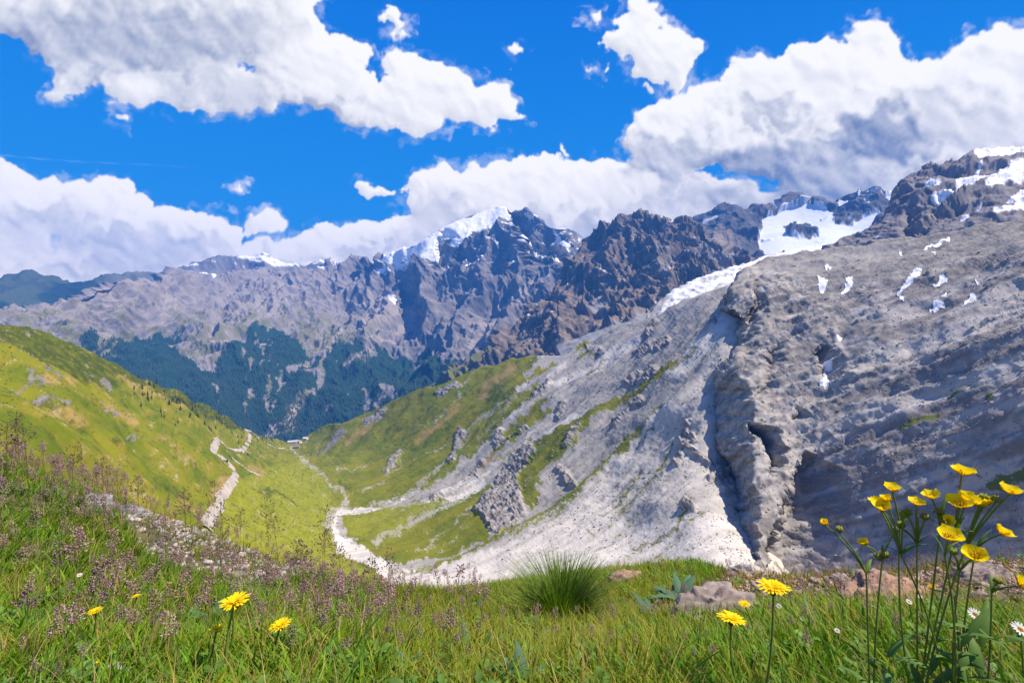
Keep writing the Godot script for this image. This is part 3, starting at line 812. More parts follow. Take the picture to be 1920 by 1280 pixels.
	var relief := func(p: Vector3, u: float, v: float) -> float:
		var along := p.x * ax.x + p.z * ax.y
		var down := p.x * 0.89 - p.z * 0.46
		var right := smoothstep(600.0, 760.0, u)
		var g := streak.get_noise_2d(along * 1.0, down * 0.14 + 300.0)
		var soft := lerpf(1.0, 0.22, smoothstep(900.0, 1050.0, v) * right)
		var h := low.get_noise_3dv(p) * 14.0 + g * lerpf(3.0, 6.0, right) * soft
		h += mid.get_noise_3dv(p) * lerpf(3.6, 2.4, right) * soft
		var near := clampf(Vector2(p.x, p.z).length() / 400.0, 0.12, 1.0)
		var c := crag.at(u + wav.get_noise_2d(u, v) * 8.0, v + wav.get_noise_2d(v, u) * 8.0)
		h += rid.get_noise_3dv(p) * 1.0 * right * soft
		if c > 0.05:
			h += (rid.get_noise_3dv(p) * 0.8 + 0.25) * lerpf(2.5, 8.0, right) * c
		h += grain.get_noise_3dv(p) * 0.7
		return h * near
	var paint := func(p: Vector3, n: Vector3, u: float, v: float) -> Color:
		var along := p.x * ax.x + p.z * ax.y
		var down := p.x * 0.89 - p.z * 0.46
		var right := smoothstep(580.0, 740.0, u)
		var x := wav.get_noise_2d(u, v) * 12.0
		var y := wav.get_noise_2d(v + 500.0, u) * 10.0
		var uu := u + x
		var vv := v + y
		var k := pat.get_noise_3dv(p)
		var s := streak.get_noise_2d(along * 3.2, down * 0.30)
		var s2 := streak.get_noise_2d(along * 4.6 + 77.0, down * 0.5)
		var c2 := streak.get_noise_2d(along * 0.7, down * 4.5)
		var f := mid.get_noise_3d(p.x * 3.0, p.y * 3.0, p.z * 3.0)
		var q := grain.get_noise_3dv(p)
		var w := clampf(wash.at(uu, vv) * (0.72 + q * 1.1 + s2 * 0.7), 0, 1)
		var gr := grass.at(uu, vv)
		var scree := c3(0.33, 0.315, 0.295).lerp(c3(0.24, 0.23, 0.22), clampf(0.5 + s * 0.9 + f * 0.5 + s2 * 0.7 + q * 0.6, 0, 1))
		var fan := c3(0.53, 0.505, 0.475).lerp(c3(0.40, 0.38, 0.355), clampf(0.30 + f * 0.5 + s * 0.9 + s2 * 0.8 + q * 0.4, 0, 1))
		scree = scree.lerp(fan, wash.at(uu, vv))
		var turf := c3(0.155, 0.165, 0.012).lerp(c3(0.080, 0.120, 0.010), clampf(0.45 + k * 1.3 + f * 0.7 + q * 0.5, 0, 1))
		turf = turf.lerp(c3(0.225, 0.185, 0.020), clampf(0.15 + s * 0.6 * right + c2 * 1.0 * (1.0 - right) + f * 0.6 + q * 0.5, 0, 0.85))
		turf = turf.lerp(c3(0.225, 0.24, 0.022), lush.at(uu, vv) * clampf(0.6 + f, 0, 1))
		turf = turf.lerp(c3(0.29, 0.20, 0.075), clampf(dry.at(uu, vv) * (0.9 + f + q), 0, 0.95))
		turf = turf.lerp(c3(0.040, 0.056, 0.014), clampf(heath_and_shade.at(uu, vv) * 1.25 + f * 0.8 + q * 0.5 - 0.25, 0, 0.92))
		turf = turf.lerp(c3(0.055, 0.07, 0.018), smoothstep(0.30, 0.48, f + q * 0.4) * 0.6 * (1.0 - right))
		turf = turf.lerp(c3(0.33, 0.31, 0.28), smoothstep(0.36, 0.5, c2 * 0.6 + q * 0.6 - f * 0.2) * 0.55 * (1.0 - right))
		var gm := gr + s * 0.35 * right + s2 * 0.34 * right + f * 0.22 * right + q * 0.40 * right
		gm -= clampf(0.75 - gr, 0.0, 0.3) * 0.3
		# tufts that hold on in the loose scree
		var tuft := smoothstep(0.30, 0.42, q + s2 * 0.35 + s * 0.30 - 0.10 - 0.14 * smoothstep(980.0, 1040.0, v) * smoothstep(1200.0, 1080.0, u)) * smoothstep(780.0, 900.0, v) * smoothstep(1420.0, 1300.0, u) * right
		gm = maxf(gm, tuft * 0.62)
		var c := scree.lerp(turf, smoothstep(0.40, 0.62, gm))
		if gr > 0.5:
			c = c.lerp(c3(0.37, 0.35, 0.305).lerp(c3(0.26, 0.245, 0.20), clampf(0.5 + q, 0, 1)), smoothstep(0.35, 0.8, w))
		var r := crag.at(uu, vv)
		c = c.lerp(c3(0.12, 0.11, 0.11).lerp(c3(0.36, 0.335, 0.315), clampf(0.5 + q * 1.2 + f * 0.6, 0, 1) * lerpf(0.42, 1.0, right)), smoothstep(0.30, 0.65, r + f * 0.4 + q * 0.4))
		c = c.lerp(c3(0.12, 0.11, 0.115), smoothstep(0.50, 0.62, q * 0.8 + f * 0.5 - s2 * 0.2) * right * (1.0 - smoothstep(0.5, 0.7, gm)) * 0.8)
		return c
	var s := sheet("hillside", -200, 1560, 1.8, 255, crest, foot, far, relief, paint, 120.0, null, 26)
	tag(s.node, "green valley bowl with pale scree fans below the pass", "hillside", "", "structure")
	sheets.valley = s

func spur_edge(v: float) -> float:
	return curve_at([[470,1432],[500,1398],[540,1368],[580,1372],[600,1396],[640,1398],[660,1390],[700,1358],[740,1346],[780,1334],[820,1340],[850,1362],[900,1388],[950,1384],[1000,1386],[1050,1402],[1130,1420]], v)

func make_spur() -> void:
	var crest := [[1290,625],[1340,582],[1366,546],[1384,516],[1400,498],[1420,488],[1440,482],[1500,473],[1560,466],[1600,462],[1700,448],[1760,440],[1850,420],[1920,404],[2090,372]]
	var foot := [[1290,1180],[2090,1180]]
	var far := [[1290,500,1050],[1400,498,1060],[1440,482,1130],[1580,462,1150],[1750,440,1080],[1920,404,1000],[2090,372,900],[1500,505,1020],[1600,500,980],[1750,495,900],[1920,470,800],[2090,450,700],[1290,620,820],[1290,760,640],[1290,900,500],[1290,1180,300],[1420,1180,380],[1500,1180,400],[1600,1180,400],[1750,1180,400],[1920,1180,330],[2090,1180,260],[1420,1050,425],[1500,1050,470],[1600,1050,470],[1750,1050,450],[1920,1050,380],[2090,1050,300],[1420,880,525],[1500,880,540],[1600,880,530],[1750,880,500],[1920,880,430],[2090,880,350],[1420,750,650],[1500,750,650],[1600,750,610],[1750,750,570],[1920,750,490],[2090,750,410],[1420,640,800],[1500,640,780],[1600,640,720],[1750,640,650],[1920,640,570],[2090,640,480],[1420,560,900],[1500,560,890],[1600,560,840],[1750,560,760],[1920,560,680],[2090,560,590]]
	var rocky := Cover.new(1280, 360, 2100, 1190)      # broken rock; the rest is rubble and slabs
	rocky.poly([[1290,490],[1400,495],[1440,500],[1500,520],[1520,560],[1560,580],[1570,640],[1600,680],[1680,640],[1700,660],[1600,740],[1540,800],[1510,860],[1480,960],[1460,1060],[1440,1190],[1290,1190]], 0.9)
	rocky.poly([[1700,680],[1780,650],[1850,600],[1920,560],[2100,520],[2100,1190],[1460,1190],[1470,1000],[1510,880],[1560,800],[1620,760]], 0.75)
	for l in [[[[1570,590],[1650,580]],22],[[[1560,560],[1640,540]],14],[[[1750,520],[1820,500],[1900,490]],16],[[[1850,560],[1920,520]],20],[[[1780,560],[1840,540]],10]]:
		rocky.line(l[0], l[1], l[1], 0.6)
	var slate := Cover.new(1280, 360, 2100, 1190)      # layered slate of the right wall
	slate.poly([[1470,1190],[1450,1060],[1470,990],[1500,880],[1540,810],[1600,750],[1680,690],[1700,640],[1660,600],[1600,590],[1560,560],[1640,530],[1720,560],[1800,520],[1880,470],[2100,430],[2100,1190]], 1.0)
	slate.blur(6)
	var pale := Cover.new(1280, 360, 2100, 1190)
	for l in [[[[1920,560],[1800,620],[1700,650],[1640,660]],40],[[[2090,640],[1900,690],[1780,730],[1700,770],[1640,790]],44],[[[1680,690],[1760,670]],16],[[[1520,1010],[1500,960],[1490,900],[1500,850]],20],[[[1460,1000],[1450,900]],14],[[[1440,800],[1420,900]],12],[[[1560,640],[1640,640]],20]]:
		pale.line(l[0], l[1], l[1] * 0.7, 0.8)
	pale.poly([[1400,505],[1440,490],[1600,470],[1690,455],[1680,480],[1600,500],[1480,515],[1430,540]], 0.35)
	var moss := Cover.new(1280, 360, 2100, 1190)
	for l in [[[[1695,808],[1730,795],[1765,780]],9],[[[1855,905],[1900,885],[1990,860]],18],[[[1780,745],[1800,735],[1830,720]],4],[[[1850,745],[1865,742]],6],[[[1590,785],[1620,770]],4]]:
		moss.line(l[0], l[1], l[1], 1.0)
	rocky.blur(5); pale.blur(5); moss.blur(1)
	var rid := fbm(101, 0.0105, 6, FastNoiseLite.FRACTAL_RIDGED, 0.5)
	var low := fbm(102, 0.009, 4)
	var block := FastNoiseLite.new()
	block.seed = 107
	block.noise_type = FastNoiseLite.TYPE_CELLULAR
	block.cellular_return_type = FastNoiseLite.RETURN_DISTANCE
	block.frequency = 0.026
	block.fractal_type = FastNoiseLite.FRACTAL_NONE
	var grit := fbm(103, 0.09, 4)
	var lay := fbm(104, 0.022, 3, FastNoiseLite.FRACTAL_FBM, 0.65)
	var wav := fbm(106, 0.03, 5, FastNoiseLite.FRACTAL_FBM, 0.55)
	var face := Cover.new(1280, 360, 2100, 1190)       # sheer, smoother walls
	face.poly([[1320,730],[1400,725],[1422,780],[1408,850],[1428,940],[1424,1030],[1380,1010],[1375,900],[1345,860],[1325,800]], 1.0)
	face.poly([[1412,800],[1470,808],[1482,840],[1462,884],[1446,874]], 1.0)
	face.poly([[1500,880],[1560,860],[1600,900],[1600,1100],[1440,1100],[1470,960]], 0.7)
	face.blur(4)
	# clefts: [v, from u, to u, depth]; the wall of each faces the valley, away from the sun
	var clefts := [
		[[690,1385,1390,0,1],[730,1352,1405,70],[780,1336,1418,105],[830,1342,1408,105],[860,1362,1408,95],[900,1385,1416,75],[940,1388,1427,70],[1000,1388,1426,55],[1050,1400,1420,20],[1090,1410,1420,0]],
		[[788,1408,1412,0],[810,1412,1472,50],[840,1435,1480,62],[880,1448,1464,40],[905,1450,1455,0]],
		[[845,1514,1518,0],[880,1500,1580,30],[930,1474,1600,40],[980,1462,1600,42],[1040,1448,1580,40],[1100,1440,1560,40]],
		[[505,1430,1440,0],[530,1422,1450,24],[570,1415,1442,36],[620,1398,1432,36],[660,1392,1425,24],[705,1385,1400,0]],
		[[640,1462,1466,0],[670,1440,1480,20],[720,1432,1462,22],[760,1424,1440,0]],
		[[640,1548,1552,0],[665,1536,1580,26],[700,1545,1580,26],[730,1548,1560,0]],
		[[520,1376,1380,0],[570,1366,1400,20],[600,1390,1402,10],[610,1396,1400,0]],
		[[760,1496,1500,0],[780,1490,1530,22],[800,1478,1500,0]]]
	var fold := func(u: float, v: float, r: float) -> float:
		var jag := wav.get_noise_2d(v * 0.9, u * 0.35) * 12.0
		var e := spur_edge(v) + jag
		r *= 1.0 + 0.55 * smoothstep(4.0, -46.0, u - e)
		r += cleft_depth(clefts, u, v, jag)
		return r
	var relief := func(p: Vector3, u: float, v: float) -> float:
		var k := rocky.at(u, v)
		var sl := slate.at(u, v)
		var w := low.get_noise_3dv(p)
		var near := clampf(Vector2(p.x, p.z).length() / 500.0, 0.3, 1.3)
		var h := w * 9.0 + (rid.get_noise_3d(p.x * 1.6 + w * 12.0, p.y * 0.45, p.z * 1.6) - 0.2) * lerpf(1.6, 3.4, k)
		var bx := Vector3(p.x + w * 16.0, p.y * 0.55 + p.x * 0.2, p.z - w * 12.0)
		h += (block.get_noise_3dv(bx) + 1.0) * 2.4 * k
		# bedding: ledges that dip towards the valley, broken along their length
		var bed := p.y - p.x * 0.3 - p.z * 0.6 + w * 5.0
		var part_ := smoothstep(-0.25, 0.25, lay.get_noise_3dv(p * 0.5))
		var step_ := fposmod(bed / 19.0, 1.0)
		h += ((step_ / 0.7 if step_ < 0.7 else (1.0 - step_) / 0.3) - 0.5) * 4.0 * k * part_
		h += lay.get_noise_3d(p.x * 0.35 + 40.0, p.y * 2.4 - p.x * 0.75 - p.z * 1.45, p.z * 0.35) * lerpf(1.0, 1.3, k)
		h += grit.get_noise_3dv(p) * lerpf(0.7, 1.3, k)
		return h * near * lerpf(1.0, 0.30, face.at(u, v))
	var paint := func(p: Vector3, n: Vector3, u: float, v: float) -> Color:
		var uu := u + wav.get_noise_2d(u, v) * 10.0
		var vv := v + wav.get_noise_2d(v, u) * 8.0
		var f := grit.get_noise_3dv(p)
		var bedding := lay.get_noise_3d(p.x * 0.35 + 40.0, p.y * 2.4 - p.x * 0.75 - p.z * 1.45, p.z * 0.35)
		var k := rocky.at(uu, vv)
		var sl := slate.at(uu, vv)
		var rubble := c3(0.262, 0.248, 0.235).lerp(c3(0.172, 0.163, 0.157), clampf(0.5 + f * 2.2 + bedding, 0, 1))
		var rock := c3(0.365, 0.345, 0.32).lerp(c3(0.16, 0.15, 0.146), clampf(0.45 + f * 1.2 + bedding * 1.3, 0, 1))
		var c := rubble.lerp(rock, k)
		var beds := c3(0.33, 0.315, 0.31).lerp(c3(0.16, 0.15, 0.15), clampf(0.5 + bedding * 2.4 + f * 0.8, 0, 1))
		c = c.lerp(beds, sl * 0.9)
		c = c.lerp(c3(0.40, 0.385, 0.37), clampf(pale.at(uu, vv) + f * 0.3, 0, 1) * 0.75)
		c = c.lerp(c3(0.10, 0.125, 0.03), smoothstep(0.35, 0.65, moss.at(uu, vv) + f * 0.4))
		return c
	var s := sheet("rock_spur", 1290, 2090, 1.7, 380, crest, foot, far, relief, paint, 160.0, fold, 26)
	tag(s.node, "grey rock spur with a shaded cliff edge above the scree", "cliff", "", "structure")
	sheets.spur = s


# ---------------------------------------------------------------- road, houses, trees, snow patches
func on_sheet_smooth(s: Dictionary, u: float, v: float) -> Vector3:
	var x := clampf((u - s.u0) / s.du, 0.0, s.ncol - 1.01)
	var vt := curve_at(s.crest, u)
	var vb := curve_at(s.foot, u)
	var y := clampf((v - vb) / (vt - vb) * (s.rows - 1), 0.0, s.rows - 1.01)
	var i := int(x)
	var j := int(y)
	var k: int = (j + s.first) * s.ncol + i
	var a: Vector3 = s.pos[k].lerp(s.pos[k + 1], x - i)
	var b: Vector3 = s.pos[k + s.ncol].lerp(s.pos[k + s.ncol + 1], x - i)
	return a.lerp(b, y - j)

func make_road(px: Array, width: float, called: String, label: String) -> void:
	var s: Dictionary = sheets.valley
	var line := Curve3D.new()
	for k in px.size():
		var a: Array = px[maxi(k - 1, 0)]
		var b: Array = px[mini(k + 1, px.size() - 1)]
		var t := Vector3(b[0] - a[0], b[1] - a[1], 0) * 0.16
		line.add_point(Vector3(px[k][0], px[k][1], 0), -t, t)
	var pts := []
	var n := int(line.get_baked_length() / 1.5) + 2
	for k in n:
		var q := line.sample_baked(line.get_baked_length() * k / (n - 1), true)
		pts.append(on_sheet_smooth(s, q.x, q.y))
	for pass_ in 3:
		var old := pts.duplicate()
		for k in range(1, n - 1):
			pts[k] = (old[k - 1] + old[k] * 2.0 + old[k + 1]) * 0.25
	var g := Geo.new()
	var edge := fbm(120, 0.08, 3)
	for k in n:
		var t: Vector3 = pts[mini(k + 1, n - 1)] - pts[maxi(k - 1, 0)]
		var here := pixel(pts[k])
		var tilt: Vector3 = on_sheet(s, here.x, here.y)[1]
		var side := t.cross(tilt).normalized()
		for e in [-1.0, -0.5, 0.0, 0.5, 1.0]:
			var w: float = width * 0.5 * (1.0 + 0.14 * edge.get_noise_2d(pts[k].x + e * 40.0, pts[k].z))
			var p: Vector3 = pts[k] + side * e * w + tilt * (1.1 if absf(e) < 0.9 else 0.2)
			g.vert(p, tilt, c3(0.36, 0.325, 0.295) * (1.0 + 0.4 * edge.get_noise_2d(p.x * 2.0, p.z * 2.0)))
		if k > 0:
			for q in 4:
				var a := (k - 1) * 5 + q
				g.i.append_array([a, a + 5, a + 1, a + 1, a + 5, a + 6])
	var o := put(numbered(called), g.mesh(stone_material), self)
	tag(o, label, "road", "", "structure")

func make_house(u: float, v: float, size: Vector3, turn: float, walls: Color, roof: Color, label: String) -> void:
	var p := on_sheet_smooth(sheets.valley, u, v)
	var o := thing("house", p, label, "house", "houses at the foot of the pass road")
	o.rotation.y = turn
	var hx := size.x * 0.5
	var hz := size.z * 0.5
	var g := Geo.new()
	var ridge := size.y + size.z * 0.28
	var ring := [Vector3(-hx, -8, hz), Vector3(hx, -8, hz), Vector3(hx, -8, -hz), Vector3(-hx, -8, -hz)]
	for k in 4:
		var a: Vector3 = ring[k]
		var b: Vector3 = ring[(k + 1) % 4]
		var n := (b - a).cross(Vector3.UP).normalized()
		var i := g.vert(a, n, walls)
		g.vert(b, n, walls); g.vert(b + Vector3.UP * (size.y + 8), n, walls); g.vert(a + Vector3.UP * (size.y + 8), n, walls)
		g.i.append_array([i, i + 2, i + 1, i, i + 3, i + 2])
		if k % 2 == 1:
			var j := g.vert((a + b) * 0.5 + Vector3.UP * (ridge + 8), n, walls)
			g.i.append_array([i + 3, j, i + 2])
	put("wall", g.mesh(stone_material), o)
	var r := Geo.new()
	for s in [-1.0, 1.0]:
		var n := Vector3(0, hz, s * (ridge - size.y)).normalized()
		for lift in [0.0, 0.5]:
			var c: Color = roof
			var i := r.vert(Vector3(-hx - 0.8, size.y - 0.35 + lift, s * (hz + 0.9)), n, c)
			r.vert(Vector3(hx + 0.8, size.y - 0.35 + lift, s * (hz + 0.9)), n, c)
			r.vert(Vector3(hx + 0.8, ridge + lift, 0), n, c)
			r.vert(Vector3(-hx - 0.8, ridge + lift, 0), n, c)
			r.i.append_array([i, i + 2, i + 1, i, i + 3, i + 2] if s > 0.0 else [i, i + 1, i + 2, i, i + 2, i + 3])
	put("roof", r.mesh(stone_material), o)
	var pane := BoxMesh.new()
	pane.size = Vector3(1.3, 1.6, 0.3)
	pane.material = glass_material()
	for f in int(size.y / 3.2):
		for k in int(size.x / 4.0):
			var w := put("window", pane, o)
			w.position = Vector3(-hx + 2.4 + k * 4.0, 2.0 + f * 3.1, hz + 0.05)

var window_glass: StandardMaterial3D
func glass_material() -> StandardMaterial3D:
	if window_glass == null:
		window_glass = StandardMaterial3D.new()
		window_glass.resource_name = "window"
		window_glass.albedo_color = Color(0.16, 0.18, 0.22)
		window_glass.roughness = 0.15
	return window_glass

func conifer_meshes() -> Array:
	var g := Geo.new()
	g.tube([Vector3(0, -0.5, 0), Vector3(0, 3, 0), Vector3(0, 8, 0)], [0.32, 0.24, 0.05], 6, c3(0.09, 0.065, 0.045), c3(0.09, 0.065, 0.045))
	var c := Geo.new()
	for k in 150:
		var t := pow(rng.randf(), 0.8)
		var y := lerpf(1.0, 9.6, t)
		var a := rnd(0, TAU)
		var reach := lerpf(2.3, 0.25, t) * rnd(0.65, 1.1)
		var d := Vector3(cos(a), -0.28, sin(a))
		var q := rnd(0.6, 1.4)
		c.strip([Vector3(0, y, 0), Vector3(0, y, 0) + d * reach * 0.6 + Vector3.UP * 0.1, Vector3(0, y, 0) + d * reach], Vector3(-sin(a), rnd(-0.4, 0.4), cos(a)), [0.12, 0.42 * (1.2 - t), 0.06], c3(0.014, 0.026, 0.012) * q, c3(0.032, 0.052, 0.020) * q, 0.4)
	return [g.mesh(stone_material), c.mesh(stone_material)]

func make_valley_things() -> void:
	rng.seed = 5
	var grey := "pale mountain road "
	make_road([[388,1000],[395,978],[408,952],[418,932],[430,910],[442,892],[443,880],[437,868],[422,853],[408,845],[404,836],[404,826],[408,820],[416,822],[424,832],[436,842],[446,846],[456,846]], 15.0, "road", grey + "climbing straight up the green slope to its hairpin")
	make_road([[432,857],[445,866],[462,878],[485,893]], 13.0, "road", grey + "leg that leaves the climb and ends in turf")
	make_road([[480,860],[468,853],[456,846],[460,836],[466,828],[465,816],[460,806],[464,804],[474,811],[487,823],[503,833],[520,838],[534,838]], 13.0, "road", grey + "winding in hairpins towards the houses")
	make_house(548, 833, Vector3(34, 11, 16), 0.35, c3(0.72, 0.68, 0.62), c3(0.42, 0.43, 0.46), "long white house with a grey roof in the valley")
	make_house(560, 830, Vector3(24, 9, 14), -0.5, c3(0.66, 0.60, 0.55), c3(0.36, 0.34, 0.34), "cream house with a dark roof beside the long white one")
	make_house(556, 838, Vector3(22, 8, 13), 0.2, c3(0.58, 0.42, 0.36), c3(0.24, 0.17, 0.16), "brownish house with a red brown roof below the others")
	make_house(573, 824, Vector3(20, 7, 12), -0.3, c3(0.75, 0.72, 0.68), c3(0.62, 0.60, 0.58), "small pale house at the edge of the green slope")
	# conifers
	var kit := conifer_meshes()
	var n := 0
	for k in 120:
		var t := rng.randf()
		var u := lerpf(255.0, 520.0, pow(t, 0.7))
		var v := curve_at(sheets.valley.crest, u) + 1.0 + absf(rng.randfn(0.0, 1.0)) * lerpf(22.0, 9.0, t) 
		if k > 100:
			u = rnd(250, 470)
			v = curve_at(sheets.valley.crest, u) + rnd(15, 60)
		var p := on_sheet_smooth(sheets.valley, u, v)
		var o := thing("conifer_tree", p, "dark conifer on the upper edge of the green slope", "tree", "conifers along the green slope")
		o.rotation.y = rnd(0, TAU)
		o.scale = Vector3.ONE * rnd(0.6, 1.3)
		put("trunk", kit[0], o)
		put("crown", kit[1], o)
	# the far wood
	var mm_places := []
	var mm_tints := []
	var s: Dictionary = sheets.snow_mountain
	var cone := Geo.new()
	for tier in 2:
		var y0 := [2.0, 9.0][tier] as float
		var y1 := [14.0, 22.0][tier] as float
		var r := [4.6, 3.2][tier] as float
		var tip := cone.vert(Vector3(0, y1, 0), Vector3.UP, c3(0.026, 0.056, 0.024))
		for k in 6:
			var a := TAU * k / 6
			cone.vert(Vector3(cos(a) * r, y0, sin(a) * r), Vector3(cos(a), 0.4, sin(a)).normalized(), c3(0.022, 0.048, 0.022))
		for k in 6: cone.tri(tip, tip + 1 + k, tip + 1 + (k + 1) % 6)
	var wood: Cover = s.wood
	var tries := 0
	while mm_places.size() < 14000 and tries < 200000:
		tries += 1
		var u := rnd(0, 900)
		var v := rnd(600, 870)
		var p := on_sheet_smooth(s, u, v)
		if wood.at(u + s.warp.get_noise_2d(u, v) * 16.0, v + s.warp.get_noise_2d(u + 311.0, v + 91.0) * 16.0) + s.spots.get_noise_3dv(p) * 0.6 + s.comb.get_noise_2d(u, v * 0.22) * 0.55 * smoothstep(760.0, 660.0, v) + rnd(-0.12, 0.12) < 0.5: continue
		mm_places.append(Transform3D(Basis(Vector3.UP, rnd(0, TAU)), p).scaled_local(Vector3.ONE * rnd(0.6, 1.3)))
		mm_tints.append(Color(1, 1, 1) * rnd(0.6, 1.35))
	scatter("forest", cone.mesh(stone_material), mm_places, mm_tints, "dark conifer forest on the lower slopes of the snow mountain", "forest")
	make_snow_patches()
	make_boulders()
	make_shrubs()

func make_shrubs() -> void:
	var bush := Geo.new()
	for k in 26:
		var d := Vector3(rnd(-1, 1), rnd(0.1, 1.0), rnd(-1, 1)).normalized()
		bush.spindle(d * 0.15, d + Vector3.UP * 0.3, rnd(0.7, 1.1), 0.30, c3(0.055, 0.080, 0.018) * rnd(0.7, 1.4), 5)
	var mesh := bush.mesh(stone_material)
	var clump := fbm(151, 0.012, 3)
	var places := []
	var tints := []
	var s: Dictionary = sheets.valley
	for q in 16000:
		var u := rnd(-60, 900)
		var v := curve_at(s.crest, u) + rnd(3, 420)
		if v > 1040.0 or clump.get_noise_2d(u, v * 1.6) + rnd(-0.45, 0.25) < 0.0: continue
		if u > 600.0 and rng.randf() < 0.6: continue
		var p := on_sheet_smooth(s, u, v)
		var size := p.length() / F * rnd(0.6, 1.9)
		places.append(Transform3D(Basis(Vector3.UP, rnd(0, TAU)), p).scaled_local(Vector3(size, size * 0.7, size)))
		tints.append(Color(1, 1, 1).lerp(Color(2.2, 1.7, 1.3), rng.randf() * rng.randf()) * rnd(0.7, 1.6))
	scatter("dwarf_shrubs", mesh, places, tints, "dwarf shrubs and tussocks dotted over the green valley slopes", "shrubs")

func make_boulders() -> void:
	var kinds := []
	for k in 3: kinds.append(stone_mesh(500 + k, Vector3(1.0, 0.7, 0.85), 0.5, c3(0.33, 0.31, 0.29), c3(0.19, 0.18, 0.175), 5, 7))
	var places := [[], [], []]
	var tints := [[], [], []]
	var clump := fbm(141, 0.02, 3)
	for q in 34000:
		var spur := q % 2 == 0
		var s: Dictionary = sheets.spur if spur else sheets.valley
		var u := rnd(1420, 1930) if spur else rnd(930, 1400)
		var v := rnd(475, 1060) if spur else rnd(640, 1070)
		if not spur and v < curve_at(s.crest, u) + 6.0: continue
		if spur and v < curve_at(s.crest, u) + 3.0: continue
		if clump.get_noise_2d(u, v) + rnd(-0.5, 0.35) < 0.0: continue
		var p := on_sheet_smooth(s, u, v)
		var size := p.length() / F * (rnd(0.5, 1.4) if rng.randf() < 0.93 else rnd(1.5, 3.2))
		var k := q % 3
		places[k].append(Transform3D(Basis.from_euler(Vector3(rnd(-0.6, 0.6), rnd(0, TAU), rnd(-0.6, 0.6))), p).scaled_local(Vector3(size, size * rnd(0.6, 1.1), size)))
		tints[k].append(Color(1, 0.97, 0.94) * rnd(0.6, 1.15))
	for k in 3: scatter("scree_boulders", kinds[k], places[k], tints[k], "scattered boulders and blocks on the scree and the rock spur", "boulders")

var ragged_noise: FastNoiseLite
func ragged(u: float, v: float, poly: Array) -> bool:
	return inside(u + ragged_noise.get_noise_2d(u, v) * 7.0, v + ragged_noise.get_noise_2d(v + 50.0, u) * 5.0, poly)

func make_snow_patches() -> void:
	ragged_noise = fbm(131, 0.05, 3)
	var s: Dictionary = sheets.spur
	var snow := StandardMaterial3D.new()
	snow.resource_name = "snow"
	snow.albedo_color = Color(0.86, 0.87, 0.89)
	snow.roughness = 0.8
	for poly in [[[1534,518],[1552,526],[1551,538],[1545,550],[1538,546]],[[1577,547],[1590,522],[1601,516],[1599,528],[1586,548]],[[1682,550],[1700,529],[1720,506],[1733,510],[1726,526],[1702,541],[1690,553]],[[1733,467],[1760,455],[1781,442],[1780,450],[1760,461],[1740,469]],[[1751,535],[1775,521],[1780,527],[1760,538]],[[1741,572],[1755,561],[1772,565],[1745,577]],[[1764,557],[1779,545],[1777,554]],[[1803,572],[1825,554],[1832,560],[1812,572]],[[1744,475],[1756,472],[1753,479]],[[1683,464],[1691,469],[1693,480],[1686,475]],[[1688,556],[1695,556],[1694,564],[1687,563]],[[1548,676],[1568,671],[1563,686],[1553,697],[1557,716],[1548,729],[1539,722],[1546,700]],[[1564,624],[1576,627],[1571,636]],[[1546,495],[1560,500],[1548,503]],[[1832,528],[1840,534],[1834,540]]]:
		var g := Geo.new()
		var seen := {}
		var lo := Vector2(9999, 9999)
		var hi := Vector2(0, 0)
		for q in poly:
			lo = lo.min(Vector2(q[0], q[1])); hi = hi.max(Vector2(q[0], q[1]))
		var step := 0.9
		var w := int((hi.x - lo.x) / step) + 3
		var h := int((hi.y - lo.y) / step) + 3
		for j in h:
			for i in w:
				var u := lo.x + (i - 1) * step
				var v := lo.y + (j - 1) * step
				if ragged(u, v, poly) or ragged(u + step, v, poly) or ragged(u, v + step, poly) or ragged(u + step, v + step, poly):
					var id := []
					for c in [[0, 0], [1, 0], [1, 1], [0, 1]]:
						var key := Vector2i(i + c[0], j + c[1])
						if not seen.has(key):
							var here := Vector2(u + c[0] * step, v + c[1] * step)
							var p := on_sheet_smooth(s, here.x, here.y)
							var e := on_sheet(s, here.x, here.y)
							var nn: Vector3 = e[1]
							seen[key] = g.vert(p + nn * (1.0 if ragged(here.x, here.y, poly) else -0.8), nn, Color.WHITE)
						id.append(seen[key])
					g.i.append_array([id[0], id[1], id[2], id[0], id[2], id[3]])
		put("snow_patch", g.mesh(snow), s.node)

